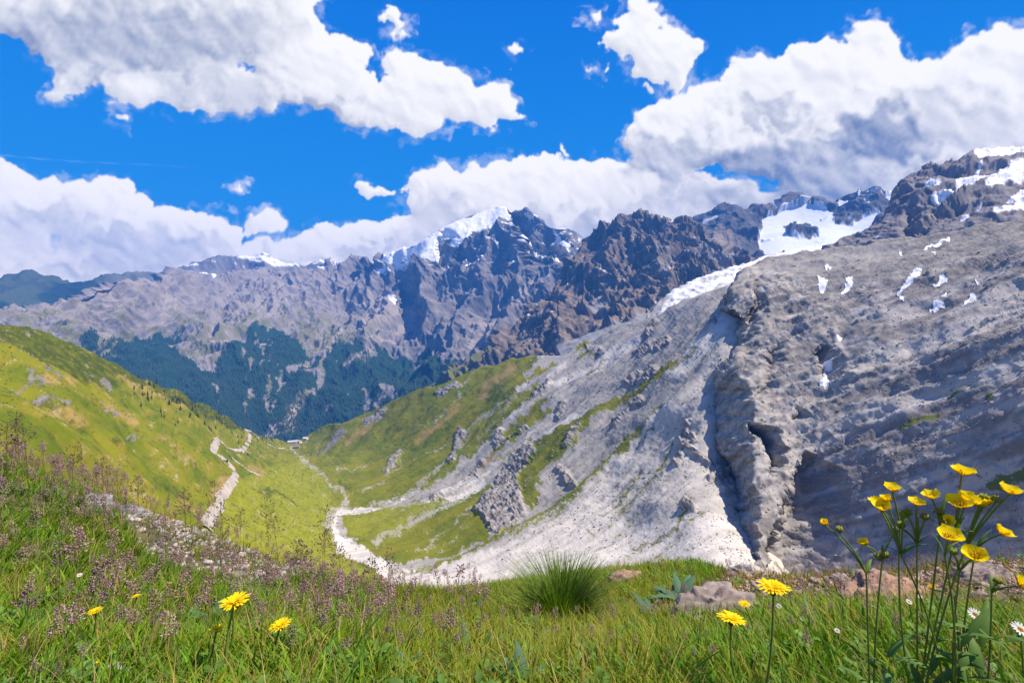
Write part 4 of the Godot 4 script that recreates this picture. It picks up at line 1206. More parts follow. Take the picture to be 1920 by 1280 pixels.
# ---------------------------------------------------------------- the meadow
class Geo:
	var p := PackedVector3Array()
	var n := PackedVector3Array()
	var c := PackedColorArray()
	var i := PackedInt32Array()
	func vert(a: Vector3, b: Vector3, d: Color) -> int:
		p.append(a); n.append(b); c.append(d)
		return p.size() - 1
	func tri(a: int, b: int, d: int) -> void:
		i.append(a); i.append(b); i.append(d)
	func mesh(m: Material) -> ArrayMesh:
		var arrays := []
		arrays.resize(Mesh.ARRAY_MAX)
		arrays[Mesh.ARRAY_VERTEX] = p
		arrays[Mesh.ARRAY_NORMAL] = n
		arrays[Mesh.ARRAY_COLOR] = c
		arrays[Mesh.ARRAY_INDEX] = i
		var o := ArrayMesh.new()
		o.add_surface_from_arrays(Mesh.PRIMITIVE_TRIANGLES, arrays)
		o.surface_set_material(0, m)
		return o
	# a strip of leaf along points, with a width profile and a fold along the midrib
	func strip(pts: Array, side: Vector3, widths: Array, c0: Color, c1: Color, fold := 0.0) -> void:
		var m := pts.size()
		var last := []
		for k in m:
			var t: Vector3 = (pts[mini(k + 1, m - 1)] - pts[maxi(k - 1, 0)]).normalized()
			var s := (side - t * side.dot(t)).normalized()
			var up := s.cross(t).normalized()
			var col := c0.lerp(c1, float(k) / (m - 1))
			var w: float = widths[k]
			var row := []
			if fold == 0.0:
				row = [vert(pts[k] - s * w, up, col), vert(pts[k] + s * w, up, col)]
			else:
				var mid := col * 1.15
				row = [vert(pts[k] - s * w + up * w * fold, (up + s * fold).normalized(), col), vert(pts[k], up, mid), vert(pts[k] + s * w + up * w * fold, (up - s * fold).normalized(), col)]
			if k > 0:
				for q in row.size() - 1:
					tri(last[q], row[q], last[q + 1])
					tri(last[q + 1], row[q], row[q + 1])
			last = row
	func tube(pts: Array, radii: Array, sides: int, c0: Color, c1: Color) -> void:
		var m := pts.size()
		var last := -1
		for k in m:
			var t: Vector3 = (pts[mini(k + 1, m - 1)] - pts[maxi(k - 1, 0)]).normalized()
			var s := t.cross(Vector3(0.31, 0.2, 0.93)).normalized()
			var b := t.cross(s)
			var first := p.size()
			for q in sides:
				var a := TAU * q / sides
				var d := s * cos(a) + b * sin(a)
				vert(pts[k] + d * radii[k], d, c0.lerp(c1, float(k) / (m - 1)))
			if last >= 0:
				for q in sides:
					var e := (q + 1) % sides
					tri(last + q, first + q, last + e)
					tri(last + e, first + q, first + e)
			last = first
	# a spindle: spikelet, bud or seed
	func spindle(at: Vector3, axis: Vector3, length: float, r: float, col: Color, sides := 4) -> void:
		var t := axis.normalized()
		var s := t.cross(Vector3(0.31, 0.2, 0.93)).normalized()
		var b := t.cross(s)
		var foot := vert(at, -t, col * 0.9)
		var tip := vert(at + t * length, t, col)
		var ring := p.size()
		for q in sides:
			var a := TAU * q / sides
			var d := s * cos(a) + b * sin(a)
			vert(at + t * length * 0.42 + d * r, d, col)
		for q in sides:
			var e := ring + (q + 1) % sides
			tri(foot, ring + q, e)
			tri(tip, e, ring + q)

var rng := RandomNumberGenerator.new()
var ground_table: Dictionary
var leaf_material: StandardMaterial3D
var petal_material: StandardMaterial3D
var stone_material: StandardMaterial3D
var soil_material: StandardMaterial3D
var bumps: FastNoiseLite
var patches: FastNoiseLite

func rnd(a: float, b: float) -> float:
	return rng.randf_range(a, b)

func ground_y(x: float, z: float) -> float:
	return look_up(ground_table, x, z) + bumps.get_noise_2d(x, z) * 0.035

func on_ground(x: float, z: float) -> Vector3:
	return Vector3(x, ground_y(x, z), z)

# the point of the meadow that shows at a pixel
func ground_at(u: float, v: float) -> Vector3:
	var d := ray(u, v)
	d /= sqrt(d.x * d.x + d.z * d.z)
	var r := 0.35
	while r < 4.6:
		var p := d * r
		if p.y < ground_y(p.x, p.z):
			break
		r += 0.01
	return on_ground(d.x * r, d.z * r)

func plant_material(called: String, back: Color) -> StandardMaterial3D:
	var m := StandardMaterial3D.new()
	m.resource_name = called
	m.vertex_color_use_as_albedo = true
	m.roughness = 0.6
	m.metallic_specular = 0.3
	m.cull_mode = BaseMaterial3D.CULL_DISABLED
	m.backlight_enabled = true
	m.backlight = back
	return m

func put(called: String, mesh: Mesh, parent: Node) -> MeshInstance3D:
	var o := MeshInstance3D.new()
	o.name = called
	o.mesh = mesh
	parent.add_child(o, true)
	return o

func thing(called: String, where: Vector3, label: String, category: String, group := "") -> Node3D:
	var o := Node3D.new()
	o.name = numbered(called)
	add_child(o)
	o.position = where
	tag(o, label, category, group)
	return o

func scatter(called: String, mesh: Mesh, places: Array, tints: Array, label: String, category := "grass") -> void:
	var mm := MultiMesh.new()
	mm.transform_format = MultiMesh.TRANSFORM_3D
	mm.use_colors = true
	mm.mesh = mesh
	mm.instance_count = places.size()
	for k in places.size():
		mm.set_instance_transform(k, places[k])
		mm.set_instance_color(k, tints[k])
	var o := MultiMeshInstance3D.new()
	o.name = numbered(called)
	o.multimesh = mm
	add_child(o)
	tag(o, label, category, "", "stuff")

func make_meadow() -> void:
	rng.seed = 77
	bumps = fbm(201, 1.6, 4)
	patches = fbm(202, 1.1, 3)
	make_soil()
	make_grass()
	make_herbs()
	make_rocks()
	make_tussock()
	make_leafy_plants()
	make_flowers()

func make_soil() -> void:
	var pts := []
	for q in [[-300,1280,0.9],[0,1280,0.78],[480,1280,0.64],[960,1280,0.62],[1440,1280,0.62],[1920,1280,0.72],[2200,1280,0.85],[0,1080,1.4],[300,1120,1.3],[600,1180,1.15],[960,1180,1.3],[1300,1165,1.35],[1600,1160,1.25],[1900,1160,1.3],[-250,890,3.9],[0,925,3.7],[100,946,3.45],[180,966,3.3],[300,1004,3.1],[450,1038,3.0],[560,1092,2.85],[700,1140,2.65],[850,1132,2.45],[960,1098,2.5],[1100,1092,2.55],[1300,1080,2.55],[1450,1084,2.5],[1600,1102,2.35],[1750,1090,2.45],[1920,1064,2.6],[2200,1030,2.8]]:
		var p := at(q[0], q[1], q[2])
		pts.append([p.x, p.z, p.y])
		if q[1] < 1130 and q[2] > 2.0:
			var e: Vector3 = p * ((q[2] + 1.3) / q[2])
			pts.append([e.x, e.z, p.y - 1.25 + 0.25 * p.y])
	pts.append([0.0, 0.3, -0.30]); pts.append([-1.5, 0.4, -0.15]); pts.append([1.5, 0.4, -0.5])
	pts.append([0.0, 2.0, 0.1]); pts.append([-3.0, 1.5, 0.3]); pts.append([3.0, 1.5, -0.5]); pts.append([-5.5, -2.0, -0.2]); pts.append([5.0, -1.5, -1.8])
	var plate := Plate.new(pts, 2.0, true)
	ground_table = plate.table(-7.0, -6.5, 7.0, 2.5, 0.12)
	var n := 330
	var m := 220
	var pos := PackedVector3Array()
	var col := PackedColorArray()
	var grain := fbm(203, 14.0, 4)
	for j in m:
		for i in n:
			var x := -6.4 + 12.8 * i / (n - 1)
			var z := 2.0 - 8.0 * j / (m - 1)
			var p := on_ground(x, z)
			p.y += grain.get_noise_2d(x, z) * 0.006
			pos.append(p)
			var k := patches.get_noise_2d(x, z)
			col.append(c3(0.060, 0.058, 0.026).lerp(c3(0.13, 0.10, 0.065), clampf(0.5 + k * 1.4 + grain.get_noise_2d(x, z) * 0.8, 0, 1)))
	var idx := PackedInt32Array()
	for j in m - 1:
		for i in n - 1:
			var a := j * n + i
			idx.append_array([a, a + n, a + 1, a + 1, a + n, a + n + 1])
	var g := Geo.new()
	g.p = pos; g.c = col; g.i = idx
	g.n = grid_normals(pos, n, m)
	var o := put("meadow", g.mesh(stone_material), self)
	tag(o, "steep alpine meadow at the brow above the valley", "meadow", "", "structure")

func inside(u: float, v: float, poly: Array) -> bool:
	var r := false
	var n := poly.size()
	for k in n:
		var a: Array = poly[k]
		var b: Array = poly[(k + 1) % n]
		if (a[1] > v) != (b[1] > v) and u < a[0] + (v - a[1]) / (b[1] - a[1]) * (b[0] - a[0]):
			r = not r
	return r

var gravel_zone := [[205,945],[330,960],[450,980],[560,1040],[560,1085],[470,1095],[360,1070],[280,1050],[235,1010]]
var bare_zone := [[1380,1050],[1560,1065],[1930,1030],[2100,1020],[2100,1160],[1920,1160],[1800,1150],[1700,1140],[1560,1140],[1440,1130],[1250,1160],[1220,1130],[1330,1100]]

func grass_tuft(blades: int, tall: float, spread: float, wide: float, c0: Color, c1: Color, lean: float) -> ArrayMesh:
	var g := Geo.new()
	for b in blades:
		var a := rnd(0, TAU)
		var rad := spread * sqrt(rng.randf())
		var foot := Vector3(cos(a) * rad, -0.01, sin(a) * rad)
		var h := tall * rnd(0.45, 1.0)
		var la := a + rnd(-1.2, 1.2)
		var dir := Vector3(cos(la), 0, sin(la)) * rnd(0.1, 1.0) * lean
		var pts := []
		var ws := []
		var steps := 4
		for k in steps + 1:
			var t := float(k) / steps
			pts.append(foot + Vector3.UP * h * (t - 0.25 * lean * t * t) + dir * h * t * t)
			ws.append(wide * rnd(0.9, 1.1) * (0.55 + 0.45 * sin(PI * minf(t + 0.25, 1.0))) * (1.0 - t * t * 0.92) * 0.5)
		var s := Vector3(cos(rnd(0, TAU)), 0, sin(rnd(0, TAU)))
		var k1 := rnd(0.75, 1.2)
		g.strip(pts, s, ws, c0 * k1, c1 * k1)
	return g.mesh(leaf_material)

# a flowering grass: thin stem and an open head of small spikelets
func flowering_grass(tall: float, head: float, wide: float, spikelets: int, c_stem: Color, c_a: Color, c_b: Color) -> ArrayMesh:
	var g := Geo.new()
	var bend := Vector3(rnd(-1, 1), 0, rnd(-1, 1)) * 0.12 * tall
	var pts := []
	var rr := []
	for k in 6:
		var t := k / 5.0
		pts.append(Vector3.UP * tall * t + bend * t * t)
		rr.append(lerpf(0.0009, 0.0004, t))
	g.tube(pts, rr, 3, c_stem, c_stem.lerp(c_a, 0.5))
	for k in spikelets:
		var t := 1.0 - head / tall * pow(rng.randf(), 0.8)
		var foot := Vector3.UP * tall * t + bend * t * t
		var a := rnd(0, TAU)
		var up := (1.0 - t) * tall / head
		var reach := wide * (0.25 + 0.75 * up) * rnd(0.3, 1.0)
		var tip := foot + Vector3(cos(a), 0, sin(a)) * reach + Vector3.UP * reach * rnd(0.3, 0.8)
		g.strip([foot, tip], Vector3(-sin(a), 0, cos(a)), [0.0003, 0.0002], c_stem, c_a)
		g.spindle(tip, Vector3(cos(a), rnd(0.3, 1.5), sin(a)), rnd(0.005, 0.009), rnd(0.0014, 0.0023), c_a.lerp(c_b, rng.randf()) * rnd(0.7, 1.25))
	return g.mesh(leaf_material)

func make_grass() -> void:
	var kinds := []
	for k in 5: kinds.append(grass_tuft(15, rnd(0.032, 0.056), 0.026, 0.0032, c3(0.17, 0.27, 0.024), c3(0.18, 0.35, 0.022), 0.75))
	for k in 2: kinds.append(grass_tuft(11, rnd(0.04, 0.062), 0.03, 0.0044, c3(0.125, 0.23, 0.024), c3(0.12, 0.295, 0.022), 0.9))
	var dry := grass_tuft(7, 0.07, 0.03, 0.0016, c3(0.30, 0.24, 0.10), c3(0.36, 0.28, 0.13), 0.9)
	var moss := grass_tuft(26, 0.035, 0.032, 0.0024, c3(0.17, 0.20, 0.025), c3(0.22, 0.27, 0.03), 1.2)
	var heads := []
	for k in 4: heads.append(flowering_grass(rnd(0.14, 0.20), rnd(0.045, 0.06), 0.020, 46, c3(0.15, 0.16, 0.06), c3(0.31, 0.14, 0.21), c3(0.52, 0.37, 0.36)))
	for k in 2: heads.append(flowering_grass(rnd(0.13, 0.18), 0.05, 0.010, 34, c3(0.17, 0.16, 0.06), c3(0.42, 0.34, 0.22), c3(0.34, 0.19, 0.20)))
	var places := []
	var tints := []
	for k in kinds.size() + 2 + heads.size():
		places.append([]); tints.append([])
	var nk := kinds.size()
	for q in 43000:
		var az := deg_to_rad(rnd(-68, 72))
		var r := sqrt(rnd(0.36 * 0.36, 4.1 * 4.1)) if rng.randf() < 0.62 else rnd(0.36, 2.2)
		var x := sin(az) * r
		var z := -cos(az) * r
		var p := on_ground(x, z)
		var px := pixel(p)
		var u := px.x
		var v := px.y
		var gz := inside(u, v, gravel_zone)
		var bz := inside(u, v, bare_zone)
		var k := patches.get_noise_2d(x * 2.0, z * 2.0)
		if gz and rng.randf() < 0.86: continue
		if bz and rng.randf() < 0.86: continue
		var kind := rng.randi() % nk
		var size := rnd(0.7, 1.25) * (1.0 + 0.3 * k)
		var tint := Color(1, 1, 1).lerp(Color(1.25, 1.0, 0.8), clampf(0.2 + k * 1.6, 0, 1)) * rnd(0.75, 1.2)
		var center := smoothstep(640.0, 860.0, u) * smoothstep(1330.0, 1180.0, u)
		if bz or gz or (center > 0.3 and rng.randf() < 0.55) or rng.randf() < 0.15:
			kind = nk + 1
			size = rnd(0.8, 1.5)
			tint = Color(1.0, 1.05, 0.9).lerp(Color(1.5, 1.1, 0.9), rng.randf()) * rnd(0.8, 1.2)
			if bz: tint = tint * Color(1.1, 0.8, 0.85)
		elif rng.randf() < 0.10:
			kind = nk
		if p.length() < 0.62: size *= 0.75
		var t := Transform3D(Basis(Vector3.UP, rnd(0, TAU)) * Basis(Vector3.RIGHT, rnd(-0.25, 0.25)), p).scaled_local(Vector3(size, size * rnd(0.8, 1.2), size))
		places[kind].append(t)
		tints[kind].append(tint)
	# heads of flowering grass stand thickest on the brow at the left
	for q in 7600:
		var az := deg_to_rad(rnd(-68, 72))
		var r := rnd(0.6, 4.0)
		var x := sin(az) * r
		var z := -cos(az) * r
		var p := on_ground(x, z)
		var px := pixel(p)
		var band := exp(-pow((px.y - (905.0 + 0.30 * px.x)) / 75.0, 2.0)) * smoothstep(800.0, 560.0, px.x)
		var dens := 0.30 + 0.75 * band + 0.10 * patches.get_noise_2d(x * 3.0, z * 3.0)
		if px.x > 900.0: dens = 0.14 + (0.75 if inside(px.x, px.y, bare_zone) else 0.0)
		if px.x > 940 and px.x < 1180 and px.y < 1180: dens = 0.0
		if rng.randf() > dens: continue
		var kind := nk + 2 + rng.randi() % heads.size()
		if inside(px.x, px.y, gravel_zone) and rng.randf() < 0.78: continue
		var size := rnd(0.38, 0.85) * (1.0 if px.x < 900.0 else 0.6)
		if r < 0.9: size *= 0.7
		if px.x > 480.0 and px.y < 1150.0: size *= 0.72
		places[kind].append(Transform3D(Basis(Vector3.UP, rnd(0, TAU)) * Basis(Vector3.RIGHT, rnd(-0.3, 0.3)), p).scaled_local(Vector3.ONE * size))
		tints[kind].append(Color(1, 1, 1) * rnd(0.7, 1.3))
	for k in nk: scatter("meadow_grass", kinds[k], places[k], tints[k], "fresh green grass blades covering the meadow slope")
	scatter("dry_grass", dry, places[nk], tints[nk], "dry straw coloured grass blades among the green")
	scatter("short_turf", moss, places[nk + 1], tints[nk + 1], "short mossy turf on the brow and between stones")
	for k in heads.size(): scatter("purple_grass", heads[k], places[nk + 2 + k], tints[nk + 2 + k], "purple flowering grass heads above the meadow")
	# tall heads that stand out against the valley, one by one
	var n := 0
	for q in [[395,950,60],[410,975,45],[505,1000,75],[520,1010,60],[600,1035,80],[612,1045,60],[585,1060,50],[722,1072,50],[690,1080,45],[640,1070,60],[560,1055,50],[30,845,60],[60,860,60],[190,890,40],[255,920,40],[130,880,50],[450,985,45],[355,965,50],[10,850,50]]:
		var p := ground_at(q[0] + rnd(-8, 8), q[1] + 55)
		var o := thing("grass_stalk", p, "tall purple grass head rising above the brow against the valley", "grass", "tall grass heads on the brow")
		var tall: float = q[2] / F * p.length() * 1.25 + 0.04
		put("flower_head", flowering_grass(tall, tall * 0.5, tall * 0.20, 70, c3(0.13, 0.13, 0.06), c3(0.12, 0.055, 0.07), c3(0.24, 0.15, 0.14)), o)
		n += 1

func stone_mesh(seed_: int, size: Vector3, rough: float, ca: Color, cb: Color, rings := 10, sides := 14) -> ArrayMesh:
	var n := fbm(seed_, 1.1, 6, FastNoiseLite.FRACTAL_FBM, 0.6)
	var cell := FastNoiseLite.new()
	cell.seed = seed_
	cell.noise_type = FastNoiseLite.TYPE_CELLULAR
	cell.frequency = 1.3
	var pos := PackedVector3Array()
	var col := PackedColorArray()
	for j in rings + 1:
		for i in sides + 1:
			var a := TAU * (i % sides) / sides
			var b := PI * j / rings - PI / 2.0
			var d := Vector3(cos(b) * cos(a), sin(b), cos(b) * sin(a))
			var k := 1.0 + n.get_noise_3dv(d) * rough + cell.get_noise_3dv(d * 1.4) * rough * 0.6
			pos.append(d * k * size)
			col.append(ca.lerp(cb, clampf(0.5 + n.get_noise_3dv(d * 4.0) * 2.6, 0, 1)))
	var g := Geo.new()
	g.p = pos; g.c = col
	for j in rings:
		for i in sides:
			var q := j * (sides + 1) + i
			g.i.append_array([q, q + 1, q + sides + 1, q + 1, q + sides + 2, q + sides + 1])
	g.n = grid_normals(pos, sides + 1, rings + 1)
	for k in g.n.size():
		if g.n[k].dot(g.p[k]) < 0.0: g.n[k] = -g.n[k]
		if g.n[k].length() < 0.5: g.n[k] = g.p[k].normalized()
	return g.mesh(stone_material)

func make_rocks() -> void:
	# u, v of the rock's middle, width and height in pixels, colours, label
	var brown := [c3(0.26, 0.21, 0.185), c3(0.12, 0.10, 0.095)]
	var grey := [c3(0.27, 0.265, 0.265), c3(0.13, 0.125, 0.13)]
	var rust := [c3(0.34, 0.20, 0.13), c3(0.17, 0.115, 0.10)]
	var n := 0
	for q in [[1345,1140,165,62,brown,"big flat brown rock lying below the leafy rosette"],[1660,1110,130,52,rust,"rusty orange rock behind the buttercup stems"],[1172,1084,70,34,rust,"small red brown rock on the brow beside the tussock"],[910,1088,40,20,rust,"red stone at the edge of the brow, alone in short turf"],[172,942,62,34,grey,"grey lichen covered boulder among purple grasses"],[235,962,60,26,grey,"pale grey slab at the top of the gravel patch"],[1480,1074,110,30,grey,"long pale grey slab on the brow behind the dandelion like flower"],[1395,1072,54,26,grey,"dark grey stone on the brow beside the rosette"],[1575,1090,50,26,brown,"small brown stone beside the rusty orange rock"],[1860,1085,90,26,brown,"flat brown stone on the dry brow"],[1320,1166,42,26,grey,"small dark stone under the big brown rock"],[1262,1142,46,30,brown,"rounded brown stone against the end of the flat rock"],[560,1062,44,24,brown,"pinkish brown stone in the gravel by the brow"],[930,1150,18,14,grey,"tiny dark stone in bright green turf"],[205,1268,46,30,grey,"half hidden pale stone in deep grass"]]:
		var p := ground_at(q[0], q[1] + q[3] * 0.3)
		var px := p.length() / F
		var size := Vector3(q[2] * 0.5 * px, q[3] * 0.62 * px, q[2] * 0.36 * px)
		var o := put(numbered("rock"), stone_mesh(300 + n, size, 0.46, q[4][0], q[4][1], 34, 48), self)
		o.position = p
		o.rotation = Vector3(0.25, rnd(-0.3, 0.3), rnd(-0.15, 0.15))
		tag(o, q[5], "rock", "rocks in the meadow")
		n += 1
	# gravel
	var stones := []
	for k in 3: stones.append(stone_mesh(400 + k, Vector3(1.0, 0.55, 0.8), 0.45, c3(0.33, 0.33, 0.34), c3(0.21, 0.20, 0.21), 5, 7))
	var places := [[], [], []]
	var tints := [[], [], []]
	for q in 36000:
		var az := deg_to_rad(rnd(-68, 72))
		var r := rnd(0.6, 4.0)
		var x := sin(az) * r
		var z := -cos(az) * r
		var p := on_ground(x, z)
		var px := pixel(p)
		var gz := inside(px.x, px.y, gravel_zone)
		var bz := inside(px.x, px.y, bare_zone)
		if not gz and not (bz and rng.randf() < 0.9): continue
		var k := rng.randi() % 3
		var s := rnd(0.003, 0.010) * (1.0 if rng.randf() < 0.93 else 2.2)
		places[k].append(Transform3D(Basis.from_euler(Vector3(rnd(-0.5, 0.5), rnd(0, TAU), rnd(-0.5, 0.5))), p + Vector3.UP * s * 0.25).scaled_local(Vector3.ONE * s))
		tints[k].append((Color(1, 1, 1) if gz else Color(1.15, 0.85, 0.8)).lerp(Color(1.35, 0.9, 0.72), rng.randf() * 0.5) * rnd(0.6, 1.35))
	for k in 3:
		scatter("gravel", stones[k], places[k], tints[k], "loose grey and brown gravel on the brow", "gravel")

# low broad leaved herbs between the grasses
func make_herbs() -> void:
	var kinds := []
	for k in 3:
		var g := Geo.new()
		for b in 9:
			var a := rnd(0, TAU)
			var d := Vector3(cos(a), 0, sin(a))
			var l := rnd(0.010, 0.024)
			var f := d * rnd(0.0, 0.012) + Vector3.UP * rnd(0.012, 0.035)
			var up := rnd(0.1, 0.9)
			var w := l * rnd(0.22, 0.36)
			var q := rnd(0.7, 1.3)
			g.strip([f, f + (d + Vector3.UP * up) * l * 0.4, f + (d + Vector3.UP * up * 0.8) * l * 0.8, f + (d + Vector3.UP * up * 0.5) * l], Vector3(-sin(a), 0, cos(a)), [0.0006, w, w * 0.8, 0.0004], c3(0.10, 0.18, 0.03) * q, c3(0.12, 0.22, 0.035) * q, 0.3)
		kinds.append(g.mesh(leaf_material))
	var places := [[], [], []]
	var tints := [[], [], []]
	for q in 3200:
		var az := deg_to_rad(rnd(-68, 72))
		var r := rnd(0.4, 3.0)
		var p := on_ground(sin(az) * r, -cos(az) * r)
		var px := pixel(p)
		if inside(px.x, px.y, gravel_zone): continue
		if inside(px.x, px.y, bare_zone) and rng.randf() < 0.6: continue
		if patches.get_noise_2d(p.x * 3.0 + 40.0, p.z * 3.0) + rnd(-0.3, 0.3) < -0.05: continue
		var k := q % 3
		places[k].append(Transform3D(Basis(Vector3.UP, rnd(0, TAU)), p).scaled_local(Vector3.ONE * rnd(0.35, 0.7)))
		tints[k].append(Color(1, 1, 1).lerp(Color(0.75, 0.95, 1.3), rng.randf() * 0.6) * rnd(0.75, 1.25))
	for k in 3: scatter("low_herbs", kinds[k], places[k], tints[k], "low broad leaved herbs growing between the grasses", "herbs")

func make_tussock() -> void:
	var foot := ground_at(1052, 1168)
	var o := thing("grass_tussock", foot, "dense dark green grass tussock fanning out on the brow", "tussock")
	var px := foot.length() / F
	for part in 2:
		var g := Geo.new()
		for b in (1150 if part == 0 else 120):
			var a := rnd(0, TAU)
			var out := sqrt(rng.randf())
			var rad := 34.0 * px * out
			var f := Vector3(cos(a) * rad, 0.0, sin(a) * rad)
			var h := px * (rnd(62, 108) if part == 0 else rnd(40, 80))
			var dir := Vector3(cos(a), 0, sin(a)) * (out * (0.95 if part == 0 else 1.4)) + Vector3(rnd(-0.25, 0.25), 0, rnd(-0.25, 0.25))
			var pts := []
			var ws := []
			for k in 6:
				var t := k / 5.0
				pts.append(f + Vector3.UP * h * (t - 0.30 * dir.length() * t * t) + dir * h * (0.42 * t + 0.55 * t * t))
				ws.append(0.0017 * (1.0 - t * 0.85))
			var k1 := rnd(0.7, 1.2)
			if part == 0: g.strip(pts, Vector3(-sin(a), 0, cos(a)), ws, c3(0.10, 0.16, 0.020) * k1, c3(0.125, 0.205, 0.026) * k1)
			else: g.strip(pts, Vector3(-sin(a), 0, cos(a)), ws, c3(0.22, 0.19, 0.08) * k1, c3(0.26, 0.22, 0.10) * k1)
		put("blades" if part == 0 else "dead_blades", g.mesh(leaf_material), o)

func broad_leaf(length: float, wide: float, c0: Color, c1: Color, arch: float) -> ArrayMesh:
	var g := Geo.new()
	var pts := []
	var ws := []
	for k in 9:
		var t := k / 8.0
		pts.append(Vector3(0, length * (0.75 * t - arch * t * t), length * (0.55 * t + 0.2 * t * t)))
		ws.append(maxf(wide * 0.5 * pow(sin(PI * pow(clampf(t * 0.96 + 0.04, 0, 1), 0.75)), 0.8), 0.0004))
	g.strip(pts, Vector3.RIGHT, ws, c0, c1, 0.35)
	return g.mesh(leaf_material)

func make_leafy_plants() -> void:
	var blue := [c3(0.07, 0.15, 0.085), c3(0.09, 0.18, 0.105)]
	var mid := [c3(0.08, 0.16, 0.03), c3(0.10, 0.20, 0.035)]
	var n := 0
	for q in [[1275,1130,66,15,17,blue,0.42,"bluish green rosette of long upright leaves on the brow"],[1225,1168,60,16,8,blue,0.5,"low rosette of drooping pale green leaves below the upright rosette"],[395,1165,46,17,4,blue,0.15,"pair of rounded blue green leaves beside the yellow flower cluster"],[1515,1185,62,9,5,mid,0.3,"plant with long narrow leaves beside the buttercups"],[985,1290,70,26,6,blue,0.35,"broad ribbed leaves at the foot of the meadow"],[880,1235,60,17,4,mid,0.2,"upright dark green leaves in bright turf"],[1430,1215,44,10,6,mid,0.4,"small leafy plant under the open yellow flowers"],[760,1265,50,16,5,blue,0.4,"grey green leaves beneath a purple grass head"],[1690,1240,40,8,8,mid,0.45,"leafy base crowded around the buttercup stems"],[1790,1270,40,8,7,mid,0.45,"drooping leaves below the daisies"],[110,1190,40,12,5,mid,0.4,"small leaves hidden in the deep grass"],[600,1240,46,11,5,mid,0.4,"narrow leaved plant among pink grass heads"],[1160,1240,44,12,6,mid,0.4,"leafy plant in the turf below the tussock"]]:
		var p := ground_at(q[0], minf(q[1], 1330.0))
		var px := p.length() / F
		var o := thing("leafy_plant", p, q[7], "plant", "leafy plants in the meadow")
		for k in q[4]:
			var leaf := put("leaf", broad_leaf(q[2] * px * rnd(0.75, 1.15), q[3] * px * rnd(0.8, 1.15), q[5][0] * rnd(0.8, 1.2), q[5][1] * rnd(0.8, 1.2), q[6] * rnd(0.5, 1.4)), o)
			leaf.rotation = Vector3(rnd(-0.15, 0.35), TAU * k / q[4] + rnd(-0.3, 0.3), 0)
			leaf.position = Vector3(rnd(-4, 4), 0, rnd(-4, 4)) * px
		n += 1

var petal_mesh: ArrayMesh
var ray_mesh: ArrayMesh
var green := [c3(0.10, 0.16, 0.03), c3(0.17, 0.24, 0.05)]

func cup_petal() -> ArrayMesh:
	# one rounded buttercup petal, 1 unit long, rising outwards
	var g := Geo.new()
	var rows := 7
	var cols := 7
	var pos := PackedVector3Array()
	for j in rows:
		var t := float(j) / (rows - 1)
		for i in cols:
			var s := (float(i) / (cols - 1) - 0.5) * 2.0
			var w := 0.10 + 0.50 * sin(minf(t * 1.15, 1.0) * PI * 0.5)
			var out := t * (1.0 - 0.14 * s * s * t)
			pos.append(Vector3(s * w, 0.75 * pow(t, 1.4) * 0.7 + 0.22 * s * s * t - 0.10 * t * t, out))
	g.p = pos
	for k in pos.size():
		g.c.append(c3(0.88, 0.70, 0.008).lerp(c3(0.92, 0.80, 0.012), pos[k].z))
	for j in rows - 1:
		for i in cols - 1:
			var q := j * cols + i
			g.i.append_array([q, q + cols, q + 1, q + 1, q + cols, q + cols + 1])
	g.n = grid_normals(pos, cols, rows)
	return g.mesh(petal_material)

func spline(a: Vector3, b: Vector3, c: Vector3, steps: int) -> Array:
	var out := []
	for k in steps + 1:
		var t := float(k) / steps
		out.append(a.lerp(b, t).lerp(b.lerp(c, t), t))
	return out

func stem_mesh(pts: Array, r0: float, r1: float) -> ArrayMesh:
	var g := Geo.new()
	var rr := []
	for k in pts.size(): rr.append(lerpf(r0, r1, float(k) / (pts.size() - 1)))
	g.tube(pts, rr, 6, c3(0.20, 0.24, 0.05), c3(0.23, 0.30, 0.06))
	return g.mesh(leaf_material)

func add_buttercup(plant: Node3D, where: Vector3, size: float, tilt: Vector3, open: float) -> void:
	var f := Node3D.new()
	f.name = "flower"
	plant.add_child(f, true)
	f.position = where - plant.position
	f.basis = Basis(Quaternion(Vector3.UP, tilt.normalized())) * Basis(Vector3.UP, rnd(0, TAU))
	for k in 5:
		var p := put("petal", petal_mesh, f)
		var sc := size * rnd(0.25, 0.30)
		p.basis = Basis(Vector3.UP, TAU * k / 5 + rnd(-0.12, 0.12)) * Basis(Vector3.RIGHT, open + rnd(-0.15, 0.15)) * Basis.from_scale(Vector3(sc, sc, sc))
	var g := Geo.new()
	for k in 34:
		var a := k * 2.4
		var r := size * 0.16 * sqrt(k / 34.0)
		g.spindle(Vector3(cos(a) * r * 0.6, 0, sin(a) * r * 0.6), Vector3(cos(a) * r, size * 0.16, sin(a) * r), size * rnd(0.13, 0.2), size * 0.014, c3(0.72, 0.50, 0.02) * rnd(0.8, 1.1), 3)
	put("centre", g.mesh(petal_material), f)

func add_bud(plant: Node3D, where: Vector3, size: float) -> void:
	var g := Geo.new()
	for k in 5:
		var a := TAU * k / 5
		g.spindle(Vector3(cos(a), 0, sin(a)) * size * 0.18, Vector3(cos(a) * 0.15, 1, sin(a) * 0.15), size, size * 0.36, c3(0.24, 0.26, 0.03) * rnd(0.8, 1.2), 6)
	var o := put("bud", g.mesh(leaf_material), plant)
	o.position = where - plant.position

